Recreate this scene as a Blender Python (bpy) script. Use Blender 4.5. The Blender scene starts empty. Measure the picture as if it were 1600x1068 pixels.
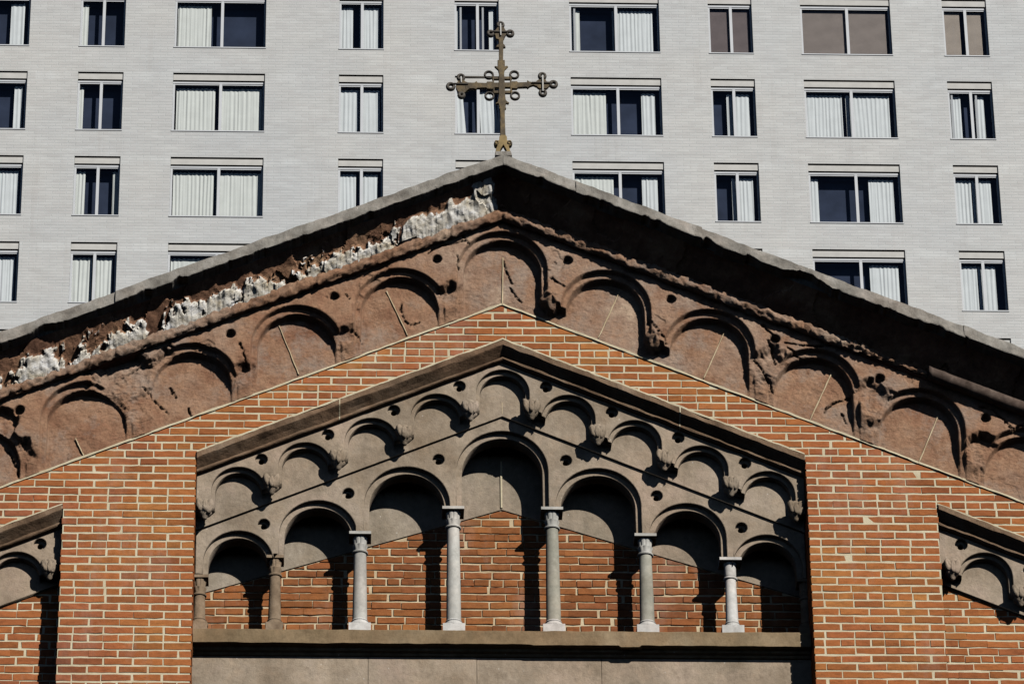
import bpy, bmesh, math, random
from math import sin, cos, tan, radians, pi, sqrt, atan2, floor
from mathutils import Vector, Matrix, noise
random.seed(7)
sc = bpy.context.scene
COL = sc.collection

# ------------------------------------------------------------------ camera
F = 7477.6; PIT = radians(30.638); YAW = radians(2.485); ROL = radians(-0.7508); YC = 29.682; CZ = 1.6
_f = Vector((sin(YAW)*cos(PIT), cos(YAW)*cos(PIT), sin(PIT)))
_r = Vector((cos(YAW), -sin(YAW), 0)); _u = _r.cross(_f)
_R = _r*cos(ROL)+_u*sin(ROL); _U = -_r*sin(ROL)+_u*cos(ROL)
cam = bpy.data.objects.new('camera', bpy.data.cameras.new('camera')); COL.objects.link(cam)
cam.data.sensor_width = 36; cam.data.lens = F/1600*36; cam.data.clip_end = 2000; cam.data.clip_start = 0.1
cam.matrix_world = Matrix(((_R.x, _U.x, -_f.x, 0), (_R.y, _U.y, -_f.y, 0), (_R.z, _U.z, -_f.z, CZ), (0, 0, 0, 1)))
sc.camera = cam
def UV(x, y, w=0.0):
    """where a measured point of the photograph meets the church plane standing w in front of the brick face"""
    d = _f+_R*((x-800)/F)-_U*((y-534)/F); t = (YC-w)/d.y
    return d.x*t, d.z*t

# ------------------------------------------------------------------ light
AZ = radians(30.2); EL = radians(26.7)
sd = Vector((sin(AZ)*cos(EL), -cos(AZ)*cos(EL), sin(EL)))
sun = bpy.data.objects.new('sun', bpy.data.lights.new('sun', 'SUN')); COL.objects.link(sun)
sun.data.energy = 5.0; sun.data.angle = radians(0.5); sun.data.color = (1.0, 0.94, 0.87)
sun.rotation_euler = sd.to_track_quat('Z', 'Y').to_euler(); sun.location = sd*60
wd = bpy.data.worlds.new('World'); sc.world = wd; wd.use_nodes = True
nt = wd.node_tree; bg = nt.nodes['Background']; sky = nt.nodes.new('ShaderNodeTexSky')
sky.sky_type = 'NISHITA'; sky.sun_disc = False; sky.sun_elevation = EL; sky.sun_rotation = radians(180)-AZ
sky.air_density = 0.22; sky.dust_density = 0.0; sky.ozone_density = 0.0; sky.altitude = 0
nt.links.new(sky.outputs[0], bg.inputs[0]); bg.inputs[1].default_value = 0.05
sc.view_settings.view_transform = 'Standard'; sc.view_settings.look = 'None'
sc.view_settings.exposure = -0.12; sc.view_settings.gamma = 1.0
sc.cycles.max_bounces = 6; sc.cycles.diffuse_bounces = 0

# ------------------------------------------------------------------ materials
class NT:
    def __init__(s, name):
        s.m = bpy.data.materials.new(name); s.m.use_nodes = True; s.t = s.m.node_tree
        s.b = s.t.nodes['Principled BSDF']; s.b.inputs['Roughness'].default_value = 0.9
        s.b.inputs['Specular IOR Level'].default_value = 0.2
        g = s.t.nodes.new('ShaderNodeNewGeometry'); s.pos = g.outputs['Position']
    def n(s, t, **k):
        x = s.t.nodes.new(t)
        for a, v in k.items(): setattr(x, a, v)
        return x
    def l(s, a, b): s.t.links.new(a, b)
    def noise(s, scale, detail=4, rough=0.6, vec=None, stretch=None):
        v = vec or s.pos
        if stretch:
            mp = s.n('ShaderNodeMapping'); mp.inputs['Scale'].default_value = stretch; s.l(v, mp.inputs[0]); v = mp.outputs[0]
        x = s.n('ShaderNodeTexNoise'); x.inputs['Scale'].default_value = scale
        x.inputs['Detail'].default_value = detail; x.inputs['Roughness'].default_value = rough
        s.l(v, x.inputs['Vector']); return x.outputs['Fac']
    def ramp(s, fac, stops):
        r = s.n('ShaderNodeValToRGB'); e = r.color_ramp.elements
        while len(e) < len(stops): e.new(0.5)
        for i, (p, c) in enumerate(stops):
            e[i].position = p; e[i].color = (c, c, c, 1) if isinstance(c, (int, float)) else (*c, 1)
        s.l(fac, r.inputs[0]); return r.outputs[0]
    def mix(s, fac, a, b, mode='MIX'):
        x = s.n('ShaderNodeMixRGB', blend_type=mode)
        for i, v in ((0, fac), (1, a), (2, b)):
            if hasattr(v, 'links') or hasattr(v, 'is_linked'): s.l(v, x.inputs[i])
            elif isinstance(v, (int, float)): x.inputs[i].default_value = v if i == 0 else (v, v, v, 1)
            else: x.inputs[i].default_value = (*v, 1)
        return x.outputs[0]
    def math(s, op, a, b=0.0):
        x = s.n('ShaderNodeMath', operation=op)
        for i, v in ((0, a), (1, b)):
            if isinstance(v, (int, float)): x.inputs[i].default_value = v
            else: s.l(v, x.inputs[i])
        return x.outputs[0]
    def bump(s, h, dist, strength=1.0, prev=None):
        b = s.n('ShaderNodeBump'); b.inputs['Distance'].default_value = dist; b.inputs['Strength'].default_value = strength
        s.l(h, b.inputs['Height'])
        if prev is not None: s.l(prev, b.inputs['Normal'])
        s.l(b.outputs[0], s.b.inputs['Normal']); return b.outputs[0]
    def col(s, c): s.l(c, s.b.inputs['Base Color']); return s.m

def stone(name, dark, base, light, specks=True, bumpd=0.006, sc1=2.2):
    k = NT(name)
    c = k.ramp(k.noise(sc1, 6, 0.65), [(0.30, dark), (0.52, base), (0.72, light)])
    c = k.mix(0.5, c, k.ramp(k.noise(30, 5, 0.7), [(0.25, 0.62), (0.75, 1.3)]), 'MULTIPLY')
    c = k.mix(0.65, c, k.ramp(k.noise(5, 3, 0.6, stretch=(1, 1, 0.18)), [(0.3, 0.72), (0.7, 1.2)]), 'MULTIPLY')
    c = k.mix(0.7, c, k.ramp(k.noise(9, 6, 0.75), [(0.32, (0.74, 0.72, 0.70)), (0.5, (1, 1, 1)), (0.7, (1.12, 1.06, 1.02))]), 'MULTIPLY')
    c = k.mix(k.ramp(k.noise(1.1, 4, 0.6), [(0.5, 0.0), (0.66, 0.5)]), c, k.mix(1.0, c, (1.12, 0.98, 0.92), 'MULTIPLY'))
    if specks:
        v = k.n('ShaderNodeTexVoronoi'); v.inputs['Scale'].default_value = 17; k.l(k.pos, v.inputs['Vector'])
        sp = k.ramp(v.outputs['Distance'], [(0.05, 1.0), (0.10, 0.0)])
        vs = k.n('ShaderNodeSeparateColor'); k.l(v.outputs['Color'], vs.inputs[0])
        sp = k.math('MULTIPLY', sp, k.math('GREATER_THAN', vs.outputs[0], 0.80))
        c = k.mix(k.math('MULTIPLY', sp, 0.55), c, (0.62, 0.60, 0.55))
    n1 = k.bump(k.noise(14, 6, 0.7), bumpd*1.6)
    k.bump(k.noise(90, 4, 0.7), bumpd*0.5, 1.0, n1)
    return k.col(c)

M = {}
M['graystone'] = stone('weathered_gray_stone', (0.215, 0.168, 0.118), (0.322, 0.268, 0.205), (0.395, 0.335, 0.275))
M['backstone'] = stone('inner_gray_stone', (0.22, 0.185, 0.135), (0.285, 0.245, 0.19), (0.34, 0.30, 0.245))
M['hoodstone'] = stone('brown_moulding_stone', (0.080, 0.052, 0.032), (0.190, 0.130, 0.084), (0.28, 0.215, 0.155), False, 0.006, 3.5)
k = NT('eroded_brownstone')
c = k.ramp(k.noise(1.7, 5, 0.65), [(0.32, (0.245, 0.125, 0.075)), (0.46, (0.315, 0.188, 0.118)), (0.59, (0.325, 0.222, 0.160)), (0.71, (0.45, 0.34, 0.25))])
c = k.mix(0.8, c, k.ramp(k.noise(8, 6, 0.72), [(0.30, (0.66, 0.58, 0.55)), (0.5, (1, 1, 1)), (0.72, (1.28, 1.30, 1.28))]), 'MULTIPLY')
c = k.mix(0.6, c, k.ramp(k.noise(48, 5, 0.75), [(0.28, 0.6), (0.72, 1.3)]), 'MULTIPLY')
pl_ = k.ramp(k.noise(2.6, 6, 0.75), [(0.50, 0.0), (0.64, 1.0)])
c = k.mix(k.math('MULTIPLY', pl_, 0.55), c, k.mix(1.0, (0.31, 0.265, 0.225), k.ramp(k.noise(30, 5, 0.8), [(0.3, 0.7), (0.7, 1.3)]), 'MULTIPLY'))
c = k.mix(k.math('MULTIPLY', k.ramp(k.noise(12, 5, 0.8, stretch=(0.5, 1, 1.8)), [(0.60, 0.0), (0.70, 1.0)]), 0.5), c, (0.15, 0.085, 0.055))
n1 = k.bump(k.noise(16, 7, 0.75), 0.016)
k.bump(k.noise(70, 5, 0.8, stretch=(0.7, 1, 1.4)), 0.005, 1.0, n1)
M['brownstone'] = k.col(c)
M['rollstone'] = stone('reddish_brownstone', (0.14, 0.065, 0.042), (0.255, 0.135, 0.092), (0.36, 0.225, 0.165), False, 0.006, 4)
M['coping'] = stone('weathered_lead_gray_stone', (0.13, 0.122, 0.108), (0.27, 0.26, 0.235), (0.37, 0.36, 0.335), True, 0.006, 6)
M['sillstone'] = stone('sill_stone', (0.15, 0.110, 0.062), (0.235, 0.175, 0.105), (0.29, 0.23, 0.15), True, 0.004, 2.5)
M['darkroll'] = stone('replacement_moulding', (0.05, 0.035, 0.028), (0.10, 0.075, 0.062), (0.19, 0.155, 0.13), False, 0.003, 9)
M['column_pale'] = stone('pale_limestone', (0.34, 0.345, 0.325), (0.43, 0.435, 0.41), (0.49, 0.495, 0.47), False, 0.001, 6)
M['column_green'] = stone('greenish_limestone', (0.25, 0.25, 0.205), (0.33, 0.33, 0.28), (0.40, 0.40, 0.35), False, 0.001, 6)
M['column_white'] = stone('white_limestone', (0.46, 0.465, 0.45), (0.56, 0.565, 0.55), (0.62, 0.63, 0.61), False, 0.001, 6)
M['column_brown'] = stone('brown_column_stone', (0.17, 0.122, 0.080), (0.270, 0.205, 0.140), (0.33, 0.26, 0.19), False, 0.004, 6)

def mk_mortar(name, a, b):
    k = NT(name)
    c = k.ramp(k.noise(6, 5, 0.7), [(0.3, a), (0.7, b)])
    k.bump(k.noise(120, 3, 0.7), 0.003)
    return k.col(c)
M['mortar'] = mk_mortar('cream_mortar', (0.46, 0.40, 0.27), (0.62, 0.57, 0.42))
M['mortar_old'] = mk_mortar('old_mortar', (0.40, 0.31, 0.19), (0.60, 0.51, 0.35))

def mk_brick(name, cols, tint=1.0):
    k = NT(name)
    a = k.n('ShaderNodeAttribute', attribute_name='rnd'); a.attribute_type = 'GEOMETRY'
    b = k.n('ShaderNodeAttribute', attribute_name='rnd2'); b.attribute_type = 'GEOMETRY'
    zone = k.noise(0.9, 2, 0.5)
    f = k.math('ADD', k.math('MULTIPLY', a.outputs['Fac'], 0.30), k.math('MULTIPLY', k.math('SUBTRACT', zone, 0.20), 1.25))
    c = k.ramp(f, [(0.12, cols[0]), (0.42, cols[1]), (0.66, cols[2]), (0.9, cols[3])])
    c = k.mix(1.0, c, k.ramp(b.outputs['Fac'], [(0.0, 0.74), (0.25, 0.95), (1.0, 1.16)]), 'MULTIPLY')
    c = k.mix(0.75, c, k.ramp(k.noise(22, 5, 0.75, stretch=(0.6, 1, 1.5)), [(0.30, 0.55), (0.5, 1.0), (0.72, 1.32)]), 'MULTIPLY')
    c = k.mix(k.math('MULTIPLY', k.ramp(k.noise(2.2, 5, 0.7, stretch=(1, 1, 0.35)), [(0.56, 0.0), (0.72, 1.0)]), 0.30), c, (0.42, 0.30, 0.24))
    c = k.mix(k.math('MULTIPLY', k.ramp(k.noise(1.7, 5, 0.75), [(0.28, 1.0), (0.42, 0.0)]), 0.35), c, (0.12, 0.055, 0.035))
    n1 = k.bump(k.noise(45, 5, 0.75), 0.004)
    k.bump(k.noise(200, 2, 0.6), 0.001, 1.0, n1)
    return k.col(c)
M['brick'] = mk_brick('orange_red_brick', [(0.262, 0.097, 0.054), (0.285, 0.094, 0.036), (0.318, 0.113, 0.036), (0.355, 0.155, 0.046)])
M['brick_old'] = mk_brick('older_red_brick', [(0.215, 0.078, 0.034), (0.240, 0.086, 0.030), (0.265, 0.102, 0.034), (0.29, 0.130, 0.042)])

# cove: brown stone with flaking white efflorescence held in a vertex attribute
k = NT('flaking_cove_stone')
a = k.n('ShaderNodeAttribute', attribute_name='white'); a.attribute_type = 'GEOMETRY'
base = k.ramp(k.noise(3.0, 6, 0.7), [(0.34, (0.13, 0.068, 0.045)), (0.52, (0.27, 0.15, 0.092)), (0.68, (0.42, 0.27, 0.165))])
wh = k.ramp(k.noise(9, 5, 0.7), [(0.3, (0.42, 0.36, 0.25)), (0.52, (0.68, 0.66, 0.60)), (0.7, (0.86, 0.88, 0.90))])
fac = k.math('ADD', a.outputs['Fac'], k.math('MULTIPLY', k.math('SUBTRACT', k.noise(60, 4, 0.7), 0.5), 1.1))
fac = k.ramp(fac, [(0.42, 0.0), (0.55, 1.0)])
k.bump(k.noise(26, 5, 0.7), 0.010)
M['cove'] = k.col(k.mix(fac, base, wh))

# white glazed brick of the tower
k = NT('pale_glazed_brick')
sx = k.n('ShaderNodeSeparateXYZ'); k.l(k.pos, sx.inputs[0]); cx = k.n('ShaderNodeCombineXYZ')
k.l(sx.outputs['X'], cx.inputs[0]); k.l(sx.outputs['Z'], cx.inputs[1])
bt = k.n('ShaderNodeTexBrick'); k.l(cx.outputs[0], bt.inputs['Vector'])
bt.inputs['Scale'].default_value = 1; bt.inputs['Brick Width'].default_value = 0.36; bt.inputs['Row Height'].default_value = 0.088
bt.inputs['Mortar Size'].default_value = 0.009; bt.inputs['Mortar Smooth'].default_value = 0.3; bt.inputs['Bias'].default_value = -0.1
bt.inputs['Color1'].default_value = (0.475, 0.495, 0.492, 1); bt.inputs['Color2'].default_value = (0.440, 0.452, 0.450, 1)
bt.inputs['Mortar'].default_value = (0.50, 0.535, 0.535, 1)
c = k.mix(0.6, bt.outputs['Color'], k.ramp(k.noise(1.3, 6, 0.7, stretch=(1, 1, 3.5)), [(0.3, 0.84), (0.7, 1.13)]), 'MULTIPLY')
c = k.mix(0.5, c, k.ramp(k.noise(0.28, 3, 0.6), [(0.3, (0.92, 0.94, 1.0)), (0.7, (1.06, 1.02, 1.0))]), 'MULTIPLY')
c = k.mix(0.35, c, k.ramp(k.noise(7, 3, 0.8, stretch=(0.3, 1, 12)), [(0.3, 0.88), (0.7, 1.12)]), 'MULTIPLY')
fl = k.math('FRACT', k.math('DIVIDE', k.math('SUBTRACT', sx.outputs['Z'], 73.72+1.6), 2.657))
ln = k.ramp(fl, [(0.0, 0.0), (0.004, 1.0)]); ln2 = k.ramp(fl, [(0.90, 0.0), (0.905, 1.0)])
c = k.mix(k.math('MULTIPLY', k.math('SUBTRACT', 1.0, ln), 0.35), c, (0.2, 0.2, 0.19))
c = k.mix(k.math('MULTIPLY', ln2, k.math('MULTIPLY', k.ramp(k.noise(1.2, 4, 0.7, stretch=(1, 1, 0.2)), [(0.42, 0.0), (0.62, 1.0)]), 0.30)), c, (0.62, 0.66, 0.67))
st = k.ramp(k.noise(2.6, 4, 0.7, stretch=(1, 1, 0.10)), [(0.58, 0.0), (0.74, 1.0)])
c = k.mix(k.math('MULTIPLY', st, 0.16), c, (0.26, 0.24, 0.22))
k.bump(bt.outputs['Fac'], -0.006)
k.b.inputs['Roughness'].default_value = 0.55
M['tower'] = k.col(c)

def plain(name, c, rough=0.6, nz=0.12, scale=20, metal=0.0):
    k = NT(name); k.b.inputs['Roughness'].default_value = rough; k.b.inputs['Metallic'].default_value = metal
    cc = k.mix(1.0, tuple(c), k.ramp(k.noise(scale, 4, 0.6), [(0.25, 1-nz), (0.75, 1+nz)]), 'MULTIPLY')
    k.bump(k.noise(scale*3, 3, 0.6), 0.001)
    return k.col(cc)
M['frame'] = plain('white_window_metal', (0.50, 0.53, 0.56), 0.4, 0.05, 3)
M['lintel'] = plain('pale_concrete_band', (0.46, 0.465, 0.45), 0.8, 0.10, 4)
M['curtain'] = plain('off_white_curtain', (0.80, 0.86, 0.88), 0.9, 0.06, 3)
M['curtain_cream'] = plain('cream_curtain', (0.80, 0.85, 0.82), 0.9, 0.06, 3)
M['blind_brown'] = plain('brown_venetian_blind', (0.27, 0.23, 0.23), 0.6, 0.1, 3)
M['blind_taupe'] = plain('taupe_venetian_blind', (0.42, 0.37, 0.34), 0.6, 0.1, 3)
M['blind_beige'] = plain('beige_venetian_blind', (0.60, 0.53, 0.46), 0.6, 0.1, 3)
M['room'] = plain('painted_interior_gloom', (0.033, 0.046, 0.082), 0.9, 0.45, 0.9)  # navy base colour stands in for the dimness of the interiors
M['roof'] = plain('dark_slate_roof', (0.06, 0.06, 0.065), 0.8, 0.3, 4)
M['asphalt'] = plain('asphalt', (0.05, 0.05, 0.052), 0.9, 0.3, 8)
M['pavement'] = plain('concrete_pavement', (0.22, 0.21, 0.20), 0.9, 0.2, 3)
k = NT('weathered_bronze'); k.b.inputs['Roughness'].default_value = 0.65; k.b.inputs['Metallic'].default_value = 0.25
c = k.ramp(k.noise(9, 5, 0.7), [(0.32, (0.050, 0.042, 0.032)), (0.5, (0.100, 0.080, 0.052)), (0.66, (0.18, 0.135, 0.068))])
k.bump(k.noise(60, 4, 0.7), 0.003); M['bronze'] = k.col(c)
M['bronze_light'] = plain('ochre_bronze', (0.24, 0.18, 0.085), 0.7, 0.45, 12, 0.1)
M['bronze_gray'] = plain('gray_iron', (0.085, 0.078, 0.068), 0.6, 0.3, 14, 0.2)
# window glass: clear sheet with fresnel reflection of the sky
k = NT('window_glass'); k.t.nodes.remove(k.b)
fr = k.n('ShaderNodeFresnel'); fr.inputs[0].default_value = 1.5
tr = k.n('ShaderNodeBsdfTransparent'); tr.inputs[0].default_value = (0.98, 0.99, 1.0, 1)
gl = k.n('ShaderNodeBsdfGlossy'); gl.inputs['Roughness'].default_value = 0.02; gl.inputs[0].default_value = (0.9, 0.95, 1, 1)
mx = k.n('ShaderNodeMixShader'); k.l(k.math('MULTIPLY', fr.outputs[0], 1.5), mx.inputs[0])
k.l(tr.outputs[0], mx.inputs[1]); k.l(gl.outputs[0], mx.inputs[2])
k.l(mx.outputs[0], [x for x in k.t.nodes if x.type == 'OUTPUT_MATERIAL'][0].inputs[0]); M['glass'] = k.m

# ------------------------------------------------------------------ mesh helpers (local space: u right, v up, w out of the facade)
def W(p): return (p[0], YC-p[2], p[1]+CZ)
def link(name, me, mat, parent=None, smooth=False, label=None):
    o = bpy.data.objects.new(name, me); COL.objects.link(o)
    if mat is not None and not me.materials: me.materials.append(mat)
    if smooth:
        for p in me.polygons: p.use_smooth = True
    if parent is not None: o.parent = parent
    if label: o['label'] = label
    return o
def empty(name, label, cat, loc=(0, 0, 0), group=None):
    o = bpy.data.objects.new(name, None); COL.objects.link(o); o.location = loc
    o['label'] = label; o['category'] = cat
    if group: o['group'] = group
    return o
def part(name, me, mat, parent, smooth=False, label=None):
    """child of an Empty or mesh; geometry is in world space, so undo the parents' places"""
    o = link(name, me, mat, parent, smooth, label)
    par = parent; off = Vector((0, 0, 0))
    while par is not None: off += par.location; par = par.parent
    o.location = -off
    return o
class MB:
    def __init__(s): s.v = []; s.f = []
    def add(s, vs, fs):
        n = len(s.v); s.v += [tuple(x) for x in vs]; s.f += [tuple(i+n for i in f) for f in fs]
    def box(s, u0, u1, v0, v1, w0, w1):
        s.add([(u0, v0, w0), (u1, v0, w0), (u1, v1, w0), (u0, v1, w0), (u0, v0, w1), (u1, v0, w1), (u1, v1, w1), (u0, v1, w1)],
              [(0, 3, 2, 1), (4, 5, 6, 7), (0, 1, 5, 4), (1, 2, 6, 5), (2, 3, 7, 6), (3, 0, 4, 7)])
    def mesh(s, name, conv=W):
        me = bpy.data.meshes.new(name); me.from_pydata([conv(p) for p in s.v], [], s.f); me.update(); return me
def arc(cu, cv, r, a0, a1, n=28): return [(cu+r*cos(a0+(a1-a0)*i/n), cv+r*sin(a0+(a1-a0)*i/n)) for i in range(n+1)]
def circ(cu, cv, r, n=24): return [(cu+r*cos(2*pi*i/n), cv+r*sin(2*pi*i/n)) for i in range(n)]
def slab(polys, w0, w1, bevel=0.005, conv=W):
    """solid plate with holes: polys[0] outline, rest holes; between depths w0 < w1"""
    cu = bpy.data.curves.new('plate', 'CURVE'); cu.dimensions = '2D'; cu.fill_mode = 'BOTH'
    cu.extrude = max((w1-w0)/2-bevel, 1e-4); cu.bevel_depth = bevel; cu.bevel_resolution = 1; cu.offset = -bevel
    for p in polys:
        s = cu.splines.new('POLY'); s.points.add(len(p)-1); s.use_cyclic_u = True
        for i, q in enumerate(p): s.points[i].co = (q[0], q[1], 0, 1)
    o = bpy.data.objects.new('plate', cu); COL.objects.link(o)
    dg = bpy.context.evaluated_depsgraph_get(); me = bpy.data.meshes.new_from_object(o.evaluated_get(dg))
    COL.objects.unlink(o); bpy.data.objects.remove(o)
    wm = (w0+w1)/2
    for v in me.vertices: v.co = conv((v.co.x, v.co.y, v.co.z+wm))
    me.update(); return me
def join(ms, name='mesh'):
    bm = bmesh.new()
    for m in ms: bm.from_mesh(m)
    me = bpy.data.meshes.new(name); bm.to_mesh(me); bm.free(); return me
def remesh(me, voxel):
    o = bpy.data.objects.new('tmp', me); COL.objects.link(o)
    md = o.modifiers.new('r', 'REMESH'); md.mode = 'VOXEL'; md.voxel_size = voxel; md.use_smooth_shade = True
    dg = bpy.context.evaluated_depsgraph_get(); r = bpy.data.meshes.new_from_object(o.evaluated_get(dg))
    COL.objects.unlink(o); bpy.data.objects.remove(o); return r
I3 = lambda p: (p[0], p[1], p[2])
def fbm(x, y, z, s, o=4): return noise.fractal(Vector((x*s, y*s, z*s)), 0.9, 2.1, o)
def lathe(prof, cu, cw, n=28, mod=None, conv=W):
    """prof: list of (r, v)"""
    vs = []; fs = []
    for j, (r, v) in enumerate(prof):
        for i in range(n):
            a = 2*pi*i/n; rr = r*(mod(a, j/(len(prof)-1)) if mod else 1)
            vs.append((cu+rr*cos(a), v, cw+rr*sin(a)))
    for j in range(len(prof)-1):
        for i in range(n):
            k2 = (i+1) % n; fs.append((j*n+i, (j+1)*n+i, (j+1)*n+k2, j*n+k2))
    fs.append(tuple(range(n))); fs.append(tuple(reversed(range((len(prof)-1)*n, len(prof)*n))))
    mb = MB(); mb.add(vs, fs); return mb

# ------------------------------------------------------------------ the lines of the gable
U0 = 1.2205; SL = 0.4345; CS = 1/sqrt(1+SL*SL)          # apex line, slope of every rake, its cosine
def rk(va, u, s=SL): return va-s*abs(u-U0)
GL, GR = -3.40, 5.84                                      # the front's left and right end
V_BR = UV(785, 474, 0)[1]                                 # brick field ends under the outer corbel table
V_HD = UV(784, 530, 0.02)[1]                              # top of the inner hood moulding
V_LN = UV(785, 650, -0.21)[1]                             # foot of the inner corbel table
V_ROLL = UV(785, 327, 0.165)[1]
V_LIP = UV(785, 259, 0.49)[1]
RL = UV(303, 860, 0)[0]; RR = UV(1265, 860, 0)[0]         # sides of the central recess
BL1 = UV(93, 900, 0)[0]; BR0 = UV(1471, 880, 0)[0]        # near sides of the outer bays
BL0 = BL1-1.25; BR1 = BR0+1.25
VBL = UV(97, 787, 0.02)[1]+SL*(U0-BL1); VBR = UV(1467, 787, 0.02)[1]+SL*(BR0-U0)   # their hood lines continued to the axis
VB = 14.0                                                 # foot of the modelled brickwork
church = empty('church_gable_front', 'brick church gable with carved brownstone arches and a small colonnaded loggia', 'church', (U0, YC, 0))

# ------------------------------------------------------------------ brick laying
def clip(poly, a, b, c):          # keep a*u+b*v<=c
    out = []
    for i in range(len(poly)):
        p, q = poly[i], poly[(i+1) % len(poly)]
        dp, dq = a*p[0]+b*p[1]-c, a*q[0]+b*q[1]-c
        if dp <= 0: out.append(p)
        if dp*dq < 0:
            t = dp/(dp-dq); out.append((p[0]+(q[0]-p[0])*t, p[1]+(q[1]-p[1])*t))
    return out
def area(p): return 0.5*sum(p[i][0]*p[(i+1) % len(p)][1]-p[(i+1) % len(p)][0]*p[i][1] for i in range(len(p)))
def dedup(p):
    o = []
    for q in p:
        if not o or abs(q[0]-o[-1][0])+abs(q[1]-o[-1][1]) > 2e-3: o.append(q)
    if len(o) > 1 and abs(o[0][0]-o[-1][0])+abs(o[0][1]-o[-1][1]) < 2e-3: o.pop()
    return o
class Bricks:
    def __init__(s): s.mb = MB(); s.r = []; s.r2 = []
    def brick(s, poly, w, depth, rough=0.0012):
        poly = dedup(poly)
        if len(poly) < 3 or area(poly) < 3.5e-4: return
        cu = sum(p[0] for p in poly)/len(poly); cv = sum(p[1] for p in poly)/len(poly)
        w += random.uniform(-0.0018, 0.0018)
        tu, tv = random.gauss(0, 0.010), random.gauss(0, 0.010)
        pl = []
        for i, p in enumerate(poly):                     # long edges get a wavering line
            q = poly[(i+1) % len(poly)]; L = sqrt((q[0]-p[0])**2+(q[1]-p[1])**2); n = 4 if L > 0.12 else (2 if L > 0.06 else 1)
            for j in range(n):
                t = j/n; pl.append((p[0]+(q[0]-p[0])*t+random.gauss(0, rough), p[1]+(q[1]-p[1])*t+random.gauss(0, rough)))
        n = len(pl); ins = 0.0022
        def rim(d, wz):
            o = []
            for p in pl:
                L = sqrt((p[0]-cu)**2+(p[1]-cv)**2)+1e-6; hx = max(abs(p[0]-cu), 1e-4); hy = max(abs(p[1]-cv), 1e-4)
                o.append((cu+(p[0]-cu)*max(0, 1-d/hx if hx > d else 0.3), cv+(p[1]-cv)*max(0, 1-d/hy if hy > d else 0.3), wz+(p[0]-cu)*tu+(p[1]-cv)*tv))
            return o
        fr, md, bk = rim(ins, w), rim(0, w-ins), [(p[0], p[1], w-depth) for p in pl]
        fs = [tuple(range(n))]+[(i, n+i, n+(i+1) % n, (i+1) % n) for i in range(n)]+[(n+i, 2*n+i, 2*n+(i+1) % n, n+(i+1) % n) for i in range(n)]
        s.mb.add(fr+md+bk, fs); a, b = random.random(), random.random()
        s.r += [a]*len(fs); s.r2 += [b]*len(fs)
    def build(s, name, mat, parent, label=None):
        me = s.mb.mesh(name)
        for nm, d in (('rnd', s.r), ('rnd2', s.r2)):
            at = me.attributes.new(nm, 'FLOAT', 'FACE'); at.data.foreach_set('value', d)
        return part(name, me, mat, parent, False, label)
COURSE = 0.0611; V16 = 16.29; PER = 0.2095
HEAD = {0, 7, 14, 20}
def courses(v0, v1):
    k0 = int(floor((v0-V16)/COURSE)); k1 = int(floor((v1-V16)/COURSE))+1
    for kk in range(k0, k1+1): yield kk, V16+(kk-0.5)*COURSE, (kk in HEAD or (kk < 0 and kk % 6 == 0))
def row_rects(kk, head, u0, u1, ph):
    per = PER/2 if head else PER; jt = 0.0095
    u = floor(u0/per)*per+(per*0.5 if kk % 2 else 0)-per+ph
    while u < u1:
        L = per+random.gauss(0, 0.004)
        if u+L > u0: yield max(u, u0), min(u+L-jt*random.uniform(0.75, 1.35), u1)
        u += L if abs(u-u0) > 9 else per
        # drift is pulled back so that joints keep to their bond
def in_recess(recs, uc, vv):
    for (a, b, va) in recs:
        if a < uc < b and vv < rk(va, uc): return True
    return False
JT = 0.0130
fb = Bricks(); recs = [(RL, RR, V_HD), (BL0, BL1, VBL), (BR0, BR1, VBR)]
for kk, vb, head in courses(VB, V_BR+0.1):
    vt = vb+COURSE-JT
    ph = random.gauss(0, 0.003)
    def wave(u): return 0.0022*sin(u*2.1+kk*0.4)+0.0015*sin(u*5.3+kk)
    spans = [(GL, GR)]
    per = PER/2 if head else PER
    u = GL
    base = floor(GL/per)*per+(per*0.5 if kk % 2 else 0)+ph
    i = 0
    while base+i*per < GR:
        a0 = base+i*per+random.gauss(0, 0.003); a1 = base+(i+1)*per-0.0108*random.uniform(0.7, 1.3)+random.gauss(0, 0.002); i += 1
        a0 = max(a0, GL); a1 = min(a1, GR)
        if a1-a0 < 0.012: continue
        # closer pieces where the wall turns into a recess
        cuts = [a0, a1]
        for (a, b, va) in recs:
            for e in (a, b):
                if a0 < e < a1 and vb < rk(va, e): cuts.append(e)
        cuts.sort()
        for c0, c1 in zip(cuts[:-1], cuts[1:]):
            uc = (c0+c1)/2
            if c1-c0 < 0.012: continue
            wv = wave(uc); poly = [(c0, vb+wv), (c1, vb+wv), (c1, vt+wv), (c0, vt+wv)]
            for s_ in (-1, 1):          # under the outer corbel table
                poly = clip(poly, s_*SL, 1, V_BR-0.014/CS+s_*SL*U0)
            if len(poly) < 3: continue
            depth = 0.03
            for (a, b, va) in recs:
                if a < uc < b and vb < rk(va, uc)+0.1:
                    s_ = 1 if uc > U0 else -1   # keep above the hood
                    if abs(uc-U0) < 0.16 and va == V_HD:
                        poly = clip(clip(poly, -s_*SL, -1, -(va+0.014)-s_*SL*U0), s_*SL*0, -1, 9e9) if abs(uc-U0) > 0.03 or vb > va-0.02 else clip(poly, 0, -1, -(va+0.012))
                    else: poly = clip(poly, -s_*SL, -1, -(va+0.014)-s_*SL*U0)
                    if len(poly) < 3: break
                elif (abs(c0-b) < 0.3 or abs(c1-a) < 0.3) and vb < rk(va, uc): depth = 0.30
            if len(poly) >= 3: fb.brick(poly, 0.0, depth)
fb.build('brick_wall', M['brick'], church, 'orange red face brick with cream joints and a header row every sixth course')

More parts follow.
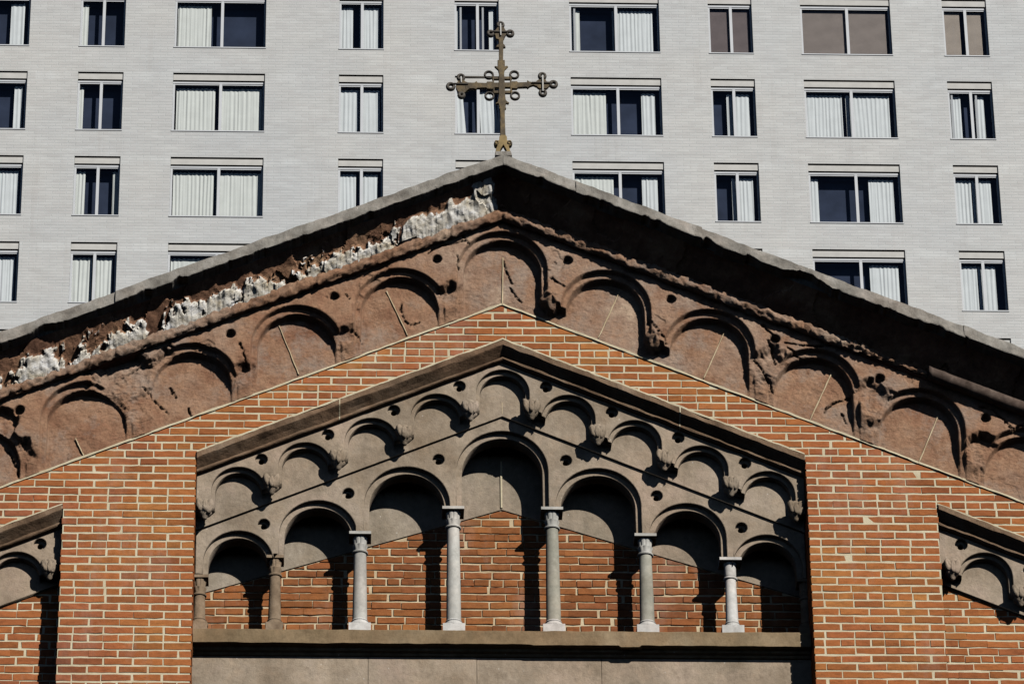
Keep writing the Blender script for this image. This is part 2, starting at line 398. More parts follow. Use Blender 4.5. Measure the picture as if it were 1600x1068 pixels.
# mortar bed / body of the front wall, with the three recesses left open
def hoodpoly(a, b, va, inset=0.0, foot=VB-0.5):
    pts = [(a-inset, foot)]
    us = [a-inset]+([U0] if a < U0 < b else [])+[b+inset]
    pts += [(u, rk(va, u)) for u in us]; pts.append((b+inset, foot)); return pts
ins = 0.006
out = [(GL, VB-0.2), (BL0-ins, VB-0.2)]+hoodpoly(BL0, BL1, VBL-0.02, ins, VB-0.2)[1:-1]+[(BL1+ins, VB-0.2), (RL-ins, VB-0.2)]+hoodpoly(RL, RR, V_HD-0.02, ins, VB-0.2)[1:-1]+[(RR+ins, VB-0.2), (BR0-ins, VB-0.2)]+hoodpoly(BR0, BR1, VBR-0.02, ins, VB-0.2)[1:-1]+[(BR1+ins, VB-0.2), (GR, VB-0.2), (GR, rk(V_BR-0.003, GR)), (U0, V_BR-0.003), (GL, rk(V_BR-0.003, GL))]
part('mortar_bed', slab([out], -0.52, -0.0035, 0.0004), M['mortar'], church)
def simple_bricks(name, mat, u0, u1, w, vtopf, label, dj=0.010):
    b = Bricks()
    for kk, vb, head in courses(VB-0.1, vtopf(None)):
        per = (PER/2 if head else PER); base = floor(u0/per)*per+(per*0.5 if kk % 2 else 0)+random.gauss(0, 0.025)
        i = -1
        while base+i*per < u1:
            a0 = base+i*per+random.gauss(0, 0.006); a1 = base+(i+1)*per-dj*random.uniform(0.3, 1.4)+random.gauss(0, 0.004); i += 1
            a0 = max(a0, u0+0.004); a1 = min(a1, u1-0.004)
            if a1-a0 < 0.015: continue
            wv = 0.003*sin(a0*3+kk)+random.gauss(0, 0.0012)
            poly = [(a0, vb+wv), (a1, vb+wv), (a1, vb+COURSE-JT*random.uniform(0.7, 1.15)+wv), (a0, vb+COURSE-JT*0.9+wv)]
            for (ca, cb, cc) in vtopf((a0+a1)/2): poly = clip(poly, ca, cb, cc)
            if len(poly) >= 3: b.brick(poly, w, 0.03, 0.0015)
    b.build(name, mat, church, label)
# back wall behind the columns, bricks under a low stone gable
WB = -0.54; V_TY = UV(782, 797, WB)[1]; ST = 0.325
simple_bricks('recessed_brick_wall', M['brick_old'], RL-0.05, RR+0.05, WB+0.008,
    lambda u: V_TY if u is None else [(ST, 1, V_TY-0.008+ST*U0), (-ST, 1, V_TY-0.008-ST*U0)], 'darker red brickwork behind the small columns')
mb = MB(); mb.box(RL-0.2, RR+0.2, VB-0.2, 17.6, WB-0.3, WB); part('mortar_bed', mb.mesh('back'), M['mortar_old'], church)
us = [RL-0.1, U0, RR+0.1]
pl = [(u, rk(V_TY, u, ST)) for u in us]+[(RR+0.1, 17.5), (RL-0.1, 17.5)]
part('tympanum', slab([pl], WB, WB+0.012, 0.001), M['backstone'], church, False, 'plain grey stone panel behind the arcade')
mb = MB(); mb.box(U0-0.006, U0+0.006, V_TY+0.01, 16.9, WB, WB+0.024); part('mortar_joint', mb.mesh('joint'), M['mortar'], church)
# back walls of the two outer bays
for (a, b, va, lb) in ((BL0, BL1, VBL, 'brickwork under the carved band of the left outer bay'), (BR0, BR1, VBR, 'brickwork under the carved band of the right outer bay')):
    simple_bricks('bay_brick_wall', M['brick'], a-0.04, b+0.04, -0.240, lambda u, va=va: (max(rk(va, BL1), rk(va, BR0)) if u is None else [(SL*(1 if u > U0 else -1), 1, va-(V_HD-V_LN)+0.004+SL*(1 if u > U0 else -1)*U0)]), lb, 0.0085)
    mb = MB(); mb.box(a-0.1, b+0.1, VB-0.2, 16.7, -0.5, -0.2445); part('mortar_bed', mb.mesh('baymortar'), M['mortar'], church)

# ------------------------------------------------------------------ raking strips
def rake(name, prof, va, u_a, u_b, du, mat, disp=None, sl=SL, parent=church, label=None, smooth=True, jit=None, end=True):
    """prof: closed list of (w, dv) ; mitred at the gable's apex"""
    n = max(2, int((u_b-u_a)/du)); us = [u_a+(u_b-u_a)*i/n for i in range(n+1)]
    if u_a < U0 < u_b: us = sorted(us+[U0])
    m = len(prof); vs = []; fs = []
    for u in us:
        for j, (w, dv) in enumerate(prof):
            p = [u, rk(va, u, sl)+dv, w]
            if disp: p = disp(p, j, w, dv)
            vs.append(p)
    for i in range(len(us)-1):
        for j in range(m): fs.append((i*m+j, i*m+(j+1) % m, (i+1)*m+(j+1) % m, (i+1)*m+j))
    if end: fs.append(tuple(reversed(range(m)))); fs.append(tuple(range((len(us)-1)*m, len(us)*m)))
    mb = MB(); mb.add(vs, fs); me = mb.mesh(name)
    bm = bmesh.new(); bm.from_mesh(me); bmesh.ops.recalc_face_normals(bm, faces=bm.faces); bm.to_mesh(me); bm.free()
    o = part(name, me, mat, parent, smooth, label)
    return o
def dens(pts, step):
    o = []
    for i in range(len(pts)):
        p, q = pts[i], pts[(i+1) % len(pts)]; L = sqrt((q[0]-p[0])**2+(q[1]-p[1])**2); n = max(1, int(L/step))
        o += [(p[0]+(q[0]-p[0])*j/n, p[1]+(q[1]-p[1])*j/n) for j in range(n)]
    return o

# hood mouldings of the three recesses
hp = [(-0.30, 0), (0.018, 0), (0.020, -0.008), (0.018, -0.042), (0.010, -0.048), (-0.030, -0.071), (-0.068, -0.096), (-0.056, -0.100), (-0.050, -0.106), (-0.052, -0.118), (-0.060, -0.124), (-0.085, -0.128), (-0.16, -0.128), (-0.30, -0.128)]
def hdisp(p, j, w, dv):
    if w > -0.2:
        e = fbm(p[0], dv*4, 3.1, 7, 4); s = max(0, fbm(p[0], dv*3, 9.7, 3.2, 3)-0.25)
        p[2] += e*0.006-s*0.02; p[1] += e*0.004+(s*0.012 if dv < -0.03 else -s*0.004)
    return p
rake('hood_moulding', hp, V_HD, RL+0.004, RR-0.004, 0.012, M['hoodstone'], hdisp, label='brown raking moulding over the central recess', smooth=False)
rake('hood_moulding', hp, VBL, BL0, BL1-0.004, 0.015, M['hoodstone'], hdisp, label='grey brown moulding over the left bay', smooth=False)
rake('hood_moulding', hp, VBR, BR0+0.004, BR1, 0.015, M['hoodstone'], hdisp, label='brown moulding over the right bay', smooth=False)

# pointing along the raking joints and joints of the hood stones
def strip(va, dv, h, w0, w1, ua, ub, seed):
    def f(p, j, w, d):
        e = fbm(p[0], j, seed, 11, 3); e2 = fbm(p[0], 0, seed+2, 3, 3)
        p[1] += 0.0035*e+0.002*e2; p[2] += (0.004*e if w > 0 else 0); return p
    rake('mortar_joint', [(w0, dv-h/2), (w1, dv-h/2), (w1, dv+h/2), (w0, dv+h/2)], va, ua, ub, 0.02, M['mortar'], f, smooth=False)
strip(V_BR, -0.009, 0.016, -0.02, 0.010, GL, GR, 4.4)
strip(V_HD, 0.006, 0.014, -0.02, 0.019, RL+0.004, RR-0.004, 8.8)
strip(VBL, 0.006, 0.011, -0.02, 0.012, BL0, BL1, 2.8); strip(VBR, 0.006, 0.011, -0.02, 0.012, BR0, BR1, 5.8)
for px in (531, 1061):
    u = UV(px, 600, 0)[0]; rake('mortar_joint', [(w+0.0015 if w > -0.2 else w, d) for w, d in hp], V_HD, u-0.004, u+0.004, 0.004, M['mortar'], None, smooth=False)

# ------------------------------------------------------------------ inner corbel tables
ST_ = 0.4712; RO, RI = 0.192, 0.165
V_TC = UV(784, 577, -0.10)[1]                              # crown of the apex blind arch
def scallop(u_a, u_b, topf, arches, r, corb, head):
    """outline: raking top, bottom a chain of arches; arches=[(cu, vcrown)], corb=f(u)->foot height"""
    us = [u_a]+([U0] if u_a < U0 < u_b else [])+[u_b]
    p = [(u, topf(u)) for u in us][::-1]                  # right to left along the top
    p = p[:]                                               # then down the left side and along the scallops
    q = [(u_a, corb(u_a))]
    for cu, vc in arches:
        vs = vc-head; L, R = cu-r, cu+r
        if R <= u_a or L >= u_b: continue
        a = arc(cu, vs, r, pi, 0, 28)
        pts = []
        if L > u_a: q.append((L, corb(L)))
        else: q.pop() if len(q) == 1 else None
        a = [x for x in a if u_a <= x[0] <= u_b]
        if L <= u_a: a = [(u_a, a[0][1])]+a if a else a
        if R >= u_b: a = a+[(u_b, a[-1][1])]
        q += a
        if R < u_b: q.append((R, corb(R)))
    if abs(q[-1][0]-u_b) > 1e-4: q.append((u_b, corb(u_b)))
    return p+q
def knob(cu, cv, cw, r, seed, parent, mat, left=True):
    """carved bud: three upright curled leaves over a short inverted taper"""
    rd = random.Random(seed); ms = []
    for lx, ly, lw, sx_, sy_, sw_, tilt in ((-0.50, 0.05, 0.0, 0.50, 0.80, 0.66, 0.28), (0.50, 0.0, -0.05, 0.48, 0.84, 0.60, -0.25), (0.0, -0.12, 0.18, 0.40, 0.72, 0.55, 0.0), (0.05, 0.62, -0.25, 0.62, 0.42, 0.45, 0.0)):
        bm = bmesh.new(); bmesh.ops.create_icosphere(bm, subdivisions=3, radius=1)
        j = [rd.uniform(-0.07, 0.07) for _ in range(4)]; sy2 = sy_*(1+j[0]); ph = rd.uniform(0, 9)
        for v in bm.verts:
            x, y, z = v.co
            n_ = noise.noise(Vector((x*2+ph, y*2, z*2)))*0.16
            gro = 0.30*math.exp(-(x/0.24)**2)*max(0, z)*max(0, 0.9-abs(y))       # hollow down the leaf
            curl = 0.22*max(0, y-0.2)
            g = 1+n_
            xx = x*sx_*g+lx+j[1]-tilt*y*0.6; yy = y*sy2*g+ly+j[2]; ww = (z*(1-gro)+curl)*sw_*g+lw
            v.co = Vector(W((cu+xx*r, cv+yy*r*1.05, cw+ww*r)))
        me = bpy.data.meshes.new('leaf'); bm.to_mesh(me); bm.free(); ms.append(me)
    co = lathe([(r*0.16, cv-r*1.45), (r*0.30, cv-r*1.30), (r*0.46, cv-r*1.02), (r*0.80, cv-r*0.72), (r*0.84, cv-r*0.56)], cu, cw-r*0.45, 10)
    ms.append(co.mesh('foot'))
    return part('corbel', join(ms), mat, parent, True)
def table(u_a, u_b, va_hood, v_crown, v_foot, ks, label, kn_seed):
    arches = [(U0+ST_*k_, v_crown-abs(ST_*k_)*SL) for k_ in ks]
    corb = lambda u: rk(v_foot, u)+0.085
    eyes = []
    for k_ in ks:
        for s_ in (-1, 1):
            if s_*k_ < 0 or (k_ == 0): pass
            else: pass
    for k_ in ks:
        if k_ >= 0: eyes.append((U0+ST_*k_+0.312, 0))
        if k_ <= 0: eyes.append((U0+ST_*k_-0.312, 0))
    ey = [(u, rk(UV(716, 603, -0.10)[1]+SL*0.312+va_hood-V_HD, u)) for u, _ in eyes if u_a+0.06 < u < u_b-0.06]
    top = lambda u: rk(va_hood-0.09, u)
    fr = slab([scallop(u_a, u_b, top, arches, RO, corb, RO)]+[circ(u, v, 0.045) for u, v in ey], -0.142, -0.10, 0.005)
    ri = slab([scallop(u_a, u_b, top, [(a, b-RO+RI) for a, b in arches], RI, corb, RI)]+[circ(u, v, 0.021) for u, v in ey], -0.212, -0.142, 0.004)
    us = [u_a]+([U0] if u_a < U0 < u_b else [])+[u_b]
    pan = slab([[(u, rk(v_foot, u)) for u in us]+[(u, top(u)) for u in us[::-1]]]+[circ(u, v, 0.021, 12) for u, v in ey], -0.27, -0.21, 0.003)
    t = part('corbel_table', join([fr, ri, pan]), M['graystone'], church, False, label)
    cs = sorted(set([round(U0+ST_*(k_+0.5), 4) for k_ in ks]+[round(U0+ST_*(k_-0.5), 4) for k_ in ks]))
    for i, cu in enumerate(cs):
        if u_a+0.035 < cu < u_b-0.02 or abs(cu-u_a) < 0.06 or abs(cu-u_b) < 0.06:
            cu = min(max(cu, u_a+0.055), u_b-0.04)
            cc = cu+(0.0 if cu < U0 else -0.03)
            knob(cc, rk(v_foot, cc)+0.098, -0.088, 0.063, kn_seed+i, t, M['graystone'])
    for k_ in ks:
        if k_ == 0:
            mb = MB(); mb.box(U0-0.002, U0+0.002, v_foot+0.02, v_crown-RO-0.02, -0.22, -0.2085)
            part('mortar_joint', mb.mesh('j'), M['mortar_old'], t)
    return t
table(RL+0.003, RR-0.003, V_HD, V_TC, V_LN, range(-4, 5), 'grey band of blind arches with knobbed corbels following the small gable', 10)
dl = VBL-V_HD; dr = VBR-V_HD
def bayks(a, b): return [k_ for k_ in range(-12, 13) if a-0.2 < U0+ST_*k_+OFF < b+0.2]
OFF = UV(30, 868, -0.1)[0]-(U0-ST_*8)
def bay_table(a, b, dv, cu0, label, seed):
    arches = [(cu0+ST_*i, rk(V_TC+dv, cu0+ST_*i)) for i in range(-4, 5)]; arches = [x for x in arches if a-0.15 < x[0] < b+0.15]
    sgn = -1 if cu0 < U0 else 1
    corb = lambda u: rk(V_LN+dv, u)+0.085
    ey = [(cu+sgn*0.0+0.17*(-sgn)*-1*0+(-sgn)*0.159, 0) for cu, v in arches]
    ey = [(u, rk(UV(716, 603, -0.10)[1]+SL*0.312+dv, u)) for u, _ in ey if a+0.05 < u < b-0.05]
    top = lambda u: rk(V_HD+dv-0.09, u)
    fr = slab([scallop(a, b, top, arches, RO, corb, RO)]+[circ(u, v, 0.045) for u, v in ey], -0.142, -0.10, 0.005)
    ri = slab([scallop(a, b, top, [(x, y-RO+RI) for x, y in arches], RI, corb, RI)]+[circ(u, v, 0.021) for u, v in ey], -0.212, -0.142, 0.004)
    pan = slab([[(u, rk(V_LN+dv, u)) for u in (a, b)]+[(u, top(u)) for u in (b, a)]], -0.30, -0.21, 0.003)
    t = part('corbel_table', join([fr, ri, pan]), M['graystone'], church, False, label)
    for i, (cu, v) in enumerate(arches):
        for s_ in ((-1, 1) if i == 0 else (1,)):
            c = cu+s_*ST_/2
            if a+0.02 < c < b-0.02: knob(c, rk(V_LN+dv, c)+0.098, -0.088, 0.063, seed+i*2+s_, t, M['graystone'])
bay_table(BL0, BL1-0.003, dl, UV(26, 868, -0.1)[0], 'grey blind arch band of the left outer bay', 40)
bay_table(BR0+0.003, BR1, dr, UV(1538, 868, -0.1)[0], 'grey blind arch band of the right outer bay', 60)

# ------------------------------------------------------------------ arcade with its columns
WA = -0.232
AR = [(0, 16.991, 0.328, 0.289), (0.683, 16.692, 0.305, 0.267), (1.3135, 16.412, 0.276, 0.238), (1.8765, 16.162, 0.246, 0.209)]
AB = [(0.352, 16.370), (1.0135, 16.162), (1.613, 15.975), (2.150, 15.815)]
UA = 1.2165
def arc_outline(idx):
    def foot(u):
        d = abs(u-UA); best = min(AB, key=lambda t: abs(t[0]-d)); return best[1]
    arches = sorted([(UA+s_*d, v, r) for d, v, *rr in AR for s_ in ((1, -1) if d else (1,)) for r in (rr[idx],)])
    crown = {d: v-(rr[0]-rr[idx]) for d, v, *rr in AR}
    us = [RL+0.004, U0, RR-0.004]
    p = [(u, rk(V_LN+0.05, u)) for u in us][::-1]
    q = [(RL+0.004, AB[3][1])]
    for cu, v, r in arches:
        d = min(crown, key=lambda t: abs(t-abs(cu-UA))); vs = crown[d]-r
        L, R = cu-r, cu+r
        q.append((L, foot(L))); q += arc(cu, vs, r, pi, 0, 32)[0:]; q.append((R, foot(R)))
    q.append((RR-0.004, AB[3][1]))
    return p+q
eyes = []
for s_ in (-1, 1):
    for px, py in ((685, 717), (544, 770), (412, 818)):
        u, v = UV(px, py, WA); eyes.append((UA+s_*(UA-u), v))
fr = slab([arc_outline(0)]+[circ(u, v, 0.043) for u, v in eyes], WA-0.046, WA, 0.006)
ri = slab([arc_outline(1)]+[circ(u, v, 0.021) for u, v in eyes], WA-0.17, WA-0.046, 0.004)
arcade = part('arcade', join([fr, ri]), M['graystone'], church, False, 'grey stone screen of seven stepped round arches')

V_SILL = 15.335
def column(du, vab, shaft_m, cap_m, base_m, label, style='leaf', r=0.046):
    cu = UA+du; cw = -0.295
    vb = V_SILL
    ab_t, ab_h, hw = vab, 0.023, (0.078 if style != 'brown' else 0.060)
    cap_h = 0.118; neck = ab_t-ab_h-cap_h
    plh = 0.098
    sh = lathe([(r*1.16, vb+plh+0.02), (r*1.14, vb+plh+0.05), (r*1.08, (vb+neck)/2), (r*0.96, neck-0.01), (r*0.96, neck)], cu, cw, 32)
    c = part('column', sh.mesh('shaft'), shaft_m, church, True, label)
    # neck ring, leafy bell
    nr = lathe([(r*0.98, neck-0.014), (r*1.2, neck-0.010), (r*1.26, neck-0.003), (r*1.2, neck+0.004), (r*1.0, neck+0.008)], cu, cw, 28)
    if style == 'drum':
        bell = lathe([(r*1.0, neck+0.004), (r*1.04, neck+0.02), (r*1.04, neck+cap_h*0.72), (r*0.98, neck+cap_h*0.86), (r*1.16, neck+cap_h*0.90), (r*1.2, neck+cap_h*0.96), (r*1.0, neck+cap_h)], cu, cw, 28)
    else:
        prof = []
        for j in range(15):
            t = j/14; tier = (t*2) % 1.0; rr = r*(0.93+0.08*t+(0.26*tier**2.2)*(1-0.25*t))
            prof.append((rr, neck+0.004+t*(cap_h-0.004)))
        bell = lathe(prof, cu, cw, 64, lambda a, t: 1+0.11*min(1, t*3)*(abs(cos(4*a+(0 if t < 0.5 else pi/2)))-0.5)*(1+0.3*sin(9*a)))
        prof2 = []
    nr.add(bell.v, bell.f)
    part('capital', nr.mesh('capital'), cap_m, c, style == 'drum')
    abm = bpy.data.meshes.new('abacus'); bm = bmesh.new()
    rdm = MB(); rdm.box(cu-hw, cu+hw, ab_t-ab_h, ab_t-0.001, cw-0.085, cw+hw-0.004)
    part('abacus', rdm.mesh('abacus'), cap_m, c)
    bmb = lathe([(r*1.62, vb+plh-0.004), (r*1.66, vb+plh+0.006), (r*1.58, vb+plh+0.018), (r*1.3, vb+plh+0.022), (r*1.22, vb+plh+0.034), (r*1.32, vb+plh+0.040), (r*1.16, vb+plh+0.050)], cu, cw, 28)
    bmb.box(cu-hw, cu+hw, vb, vb+plh, cw-0.078, cw+0.074)
    part('base', bmb.mesh('base'), base_m, c)
pale, green, white, brown = M['column_pale'], M['column_green'], M['column_white'], M['column_brown']
column(-0.352, AB[0][1], pale, pale, white, 'tall pale grey column left of the middle arch')
column(0.352, AB[0][1], green, pale, white, 'tall greenish grey column right of the middle arch')
column(-1.0135, AB[1][1], pale, pale, white, 'pale grey column second from the middle on the left')
column(1.0135, AB[1][1], green, pale, white, 'greenish grey column second from the middle on the right')
column(-1.613, AB[2][1], brown, brown, brown, 'weathered brown stone column at the left', 'brown', 0.040)
column(1.613, AB[2][1], white, white, white, 'short white column with a plain drum capital at the right', 'drum', 0.040)
column(-2.142, AB[3][1], brown, brown, brown, 'brown column with eroded capital against the left jamb', 'brown', 0.040)
column(2.142, AB[3][1], brown, brown, brown, 'shadowed column against the right jamb', 'brown', 0.040)

# sill and frieze below
sp = [(-0.60, 0.0), (-0.145, 0.0), (-0.140, -0.006), (-0.138, -0.108), (-0.150, -0.111), (-0.200, -0.112), (-0.206, -0.132), (-0.232, -0.138), (-0.240, -0.154), (-0.262, -0.158), (-0.60, -0.158)]
def sdisp(p, j, w, dv):
    u = p[0]
    if w > -0.2:
        e = fbm(u, dv*5, 1.7, 6, 4); p[2] += e*0.003; p[1] += e*0.003
        if 2.02 < u < 2.16 and dv < -0.05: p[1] -= 0.013
        if u > 1.4 and dv < -0.05: p[1] -= 0.004
    return p
mb = MB(); n = 240; a0, b0 = RL+0.004, RR-0.006; m_ = len(sp); vs = []; fs = []
for i in range(n+1):
    u = a0+(b0-a0)*i/n
    for j, (w, dv) in enumerate(sp): vs.append(sdisp([u, V_SILL+dv+0.001, w], j, w, dv))
for i in range(n):
    for j in range(m_): fs.append((i*m_+j, i*m_+(j+1) % m_, (i+1)*m_+(j+1) % m_, (i+1)*m_+j))
fs += [tuple(reversed(range(m_))), tuple(range(n*m_, (n+1)*m_))]
mb.add(vs, fs); me = mb.mesh('sill'); bm = bmesh.new(); bm.from_mesh(me); bmesh.ops.recalc_face_normals(bm, faces=bm.faces); bm.to_mesh(me); bm.free()
part('sill', me, M['sillstone'], church, False, 'long stone sill carrying the columns')
for i, (xa, xb) in enumerate(((300, 575), (575, 745), (745, 940), (940, 1275))):
    ua, ub = UV(xa, 1050, -0.255)[0], UV(xb, 1050, -0.255)[0]
    if i == 0: ua = RL-0.05
    if i == 3: ub = RR+0.05
    part('frieze_block', slab([[(ua+0.0015, VB-0.2), (ub-0.0015, VB-0.2), (ub-0.0015, V_SILL-0.156), (ua+0.0015, V_SILL-0.156)]], -0.5, -0.255+random.uniform(-0.003, 0.003), 0.003), M['graystone'], church)

# ------------------------------------------------------------------ outer corbel table: eroded brownstone
SO = 0.7415; RO2, RI2 = 0.325, 0.280
V_OC = UV(785, 361, 0.14)[1]
TU0, TU1 = GL, GR
arches = [(U0+SO*k_, V_OC-abs(SO*k_)*SL) for k_ in range(-6, 7)]
corb2 = lambda u: rk(V_BR, u)+0.10
topo = lambda u: rk(V_ROLL+0.02, u)
ey = []
for k_ in range(0, 6):
    for s_ in (-1, 1):
        d = k_*SO+0.475; u = U0+s_*d; ey.append((u, rk(UV(890, 407, 0.13)[1]+SL*0.475, u)))
ey = [e for e in ey if GL+0.1 < e[0] < GR-0.1]
# carved relief as a fine height field in the sloping band
def smooth(x): x = max(0.0, min(1.0, x)); return x*x*(3-2*x)
KN = []
for k_ in (0, 1):
    cu = U0+SO*(k_+0.5); cc = cu+(0.02 if cu < U0 else -0.015)
    KN.append((cc, rk(V_BR, cc)+0.142, 0.078*(1.0 if cu > U0-0.4 else 0.85), k_))
def relief(u, v):
    e = 0.0095
    k_ = round((u-U0)/SO); cu = U0+SO*k_; vc = V_OC-abs(SO*k_)*SL
    so = (sqrt((u-cu)**2+(v-vc+RO2)**2) if v > vc-RO2 else abs(u-cu))-RO2
    si = so+RO2-RI2
    ft = smooth((v-(rk(V_BR, u)+0.085))/0.03) if U0-0.1 < u < U0+1.6 else 0.10+0.90*smooth((v-rk(V_BR, u)+0.02)/0.30)
    w = 0.002+(0.082*smooth(0.5+si/e)+0.055*smooth(0.5+so/e))*ft
    for eu, ev in ey:
        if abs(u-eu) < 0.06 and abs(v-ev) < 0.06:
            w -= 0.065*smooth(0.5-(sqrt((u-eu)**2+(v-ev)**2)-0.034)/0.009)
    for cu, cv, r, sd in KN:
        if abs(u-cu) < 0.13 and abs(v-cv) < 0.13:
            x, y = (u-cu)/r, (v-cv)/(r*1.1); an = atan2(y, x); q = sqrt(x*x+y*y)
            q *= 1-0.06*cos(4*an+sd*2)*min(1, q)-0.16*noise.noise(Vector((u*14, v*14, sd)))
            if q < 1: w = max(w, 0.060+0.105*sqrt(1-q*q)-0.030*(1+cos(4*an+sd*2))*q*(1-q)*2)
    return w
NU = int((TU1-TU0)/0.0064); NV = 176; vs = []; fs = []
for i in range(NU+1):
    u = TU0+(TU1-TU0)*i/NU; lo, hi = rk(V_BR, u)-0.004, rk(V_ROLL+0.02, u)
    for j in range(NV+1):
        v = lo+(hi-lo)*j/NV; vs.append((u, v, relief(u, v)))
m_ = NV+1
for i in range(NU):
    for j in range(NV): fs.append((i*m_+j, (i+1)*m_+j, (i+1)*m_+j+1, i*m_+j+1))
nb = len(vs)
for i in range(NU+1):
    u = TU0+(TU1-TU0)*i/NU; vs += [(u, rk(V_BR, u)-0.004, -0.1), (u, rk(V_ROLL+0.02, u), -0.1)]
for i in range(NU): fs += [(nb+2*i, nb+2*i+2, (i+1)*m_, i*m_), (i*m_+NV, (i+1)*m_+NV, nb+2*i+3, nb+2*i+1)]
mb = MB(); mb.add(vs, fs); me = mb.mesh('relief', I3)
# erosion: where the carved face has spalled away (u, v, radius, remaining depth)
spots = []
for px, py, r, lim in ((210, 610, 0.30, 0.055), (185, 590, 0.2, 0.058), (250, 585, 0.18, 0.058), (285, 615, 0.18, 0.032), (165, 650, 0.2, 0.032), (240, 645, 0.22, 0.032),
                       (0, 665, 0.12, 0.07), (30, 715, 0.14, 0.05), (715, 470, 0.13, 0.055), (545, 530, 0.13, 0.06), (385, 590, 0.12, 0.05),
                       (1195, 575, 0.17, 0.07), (1200, 610, 0.14, 0.035), (1365, 625, 0.16, 0.07), (1360, 680, 0.14, 0.035), (1470, 640, 0.07, 0.11), (1535, 700, 0.14, 0.05)):
    u, v = UV(px, py, 0.1); spots.append((u, v, r, lim))
cracks = []
for pts, dep in (([(787, 400), (792, 420), (800, 438)], 0.03), ([(797, 444), (806, 456), (815, 465)], 0.03), ([(668, 404), (690, 392), (712, 388), (727, 384)], 0.035), ([(716, 372), (727, 382), (730, 388)], 0.03),
                 ([(627, 468), (627, 482), (633, 494), (642, 501), (655, 497)], 0.02), ([(713, 408), (716, 424)], 0.03), ([(1190, 515), (1208, 532), (1215, 535)], 0.04), ([(1226, 545), (1250, 548), (1275, 549), (1300, 548)], 0.035), ([(1228, 552), (1250, 562)], 0.03),
                 ([(1288, 638), (1300, 626), (1320, 618), (1338, 613)], 0.03), ([(1530, 644), (1548, 648), (1568, 665), (1580, 678), (1600, 672)], 0.035), ([(1180, 565), (1205, 598), (1208, 610)], 0.03), ([(1200, 540), (1212, 570)], 0.02),
                 ([(190, 590), (220, 574), (250, 563)], 0.02), ([(265, 600), (275, 615)], 0.025), ([(295, 632), (300, 650)], 0.045), 
                 ([(375, 545), (386, 575)], 0.03), ([(555, 520), (565, 532)], 0.03), ([(15, 700), (30, 740)], 0.02), ([(880, 360), (868, 372)], 0.02), ([(1010, 500), (1040, 540)], 0.02), ([(860, 440), (880, 455)], 0.03), ([(1318, 640), (1322, 655)], 0.02), 
                 ([(225, 605), (240, 620), (262, 640)], 0.015), ([(540, 468), (546, 474)], 0.02)):
    cracks.append(([UV(x, y, 0.06) for x, y in pts], dep))
def segd(u, v, a, b):
    dx, dy = b[0]-a[0], b[1]-a[1]; t = max(0, min(1, ((u-a[0])*dx+(v-a[1])*dy)/(dx*dx+dy*dy))); return sqrt((u-a[0]-t*dx)**2+(v-a[1]-t*dy)**2)
cos_ = [tuple(q.co) for q in me.vertices]; nrm_ = [tuple(q.vector) for q in me.vertex_normals]; newco = []
for (u, v, w), (nx, ny, nz) in zip(cos_, nrm_):
    if w < -0.05: newco += W((u, v, w)); continue
    e = fbm(u, v, w, 5, 4); e2 = fbm(u, v, w, 22, 3)
    e3 = fbm(u*0.8+v*0.35, v*1.5-u*0.4, w, 38, 2); g = 0.0030*e+(0.0026*e2+0.0020*e3)*max(0.0, nz*1.5-0.5)
    sp_ = fbm(u, v, 5.5, 2.4, 4)
    led = 0.0
    if sp_ > 0.38: led = 0.009
    if sp_ > 0.62: led += 0.010
    nw = w+nz*g
    if nz > 0.3: nw -= led*(1.0 if w > 0.03 else 0.35)
    u2, v2 = u+nx*g*1.6, v+ny*g*1.6
    for (su, sv, sr, lim) in spots:
        d = sqrt((u-su)**2+(v-sv)**2)/sr+0.45*e
        if d < 1 and nw > lim:
            t = min(1, (1-d)*3.5); tgt = lim+0.007*e2+0.014*e+0.004*e3; nw = nw*(1-t)+max(0.012, tgt)*t
    for pts, dep in cracks:
        if abs(u-pts[0][0]) > 0.5: continue
        dd = min(segd(u+0.012*e2, v+0.012*e, pts[i], pts[i+1]) for i in range(len(pts)-1))
        if dd < 0.008+0.003*e2: nw -= dep*1.25*min(1, (0.012-dd)/0.006)*max(0.2, 0.8+0.9*e3*2+0.6*e2)
    newco += W((u2, v2, nw))
me.vertices.foreach_set('co', newco); me.update()
otab = part('corbel_table', me, M['brownstone'], church, True, 'eroded reddish brownstone band of large blind arches under the roof edge')
# mortar joints across the lunettes, square to the slope
for (x0, y0, x1, y1) in ((785, 474, 786, 402), (935, 527, 968, 455), (1100, 590, 1131, 520), (1266, 655, 1299, 583), (1436, 722, 1466, 648), (637, 523, 604, 454), (467, 584, 436, 508), (131, 711, 118, 684)):
    a_, b_ = UV(x0, y0, 0.015), UV(x1, y1, 0.015); dx, dy = b_[0]-a_[0], b_[1]-a_[1]; L = sqrt(dx*dx+dy*dy); nx, ny = -dy/L*0.0036, dx/L*0.0036
    pts = []; nn = 9
    for i in range(nn+1):
        t = i/nn; j = random.gauss(0, 0.0012); pts.append((a_[0]+dx*t+nx+j, a_[1]+dy*t+ny))
    for i in range(nn, -1, -1):
        t = i/nn; j = random.gauss(0, 0.0012); pts.append((a_[0]+dx*t-nx+j, a_[1]+dy*t-ny))
    part('mortar_joint', slab([pts], -0.01, 0.013, 0.001), M['mortar_old'], otab)

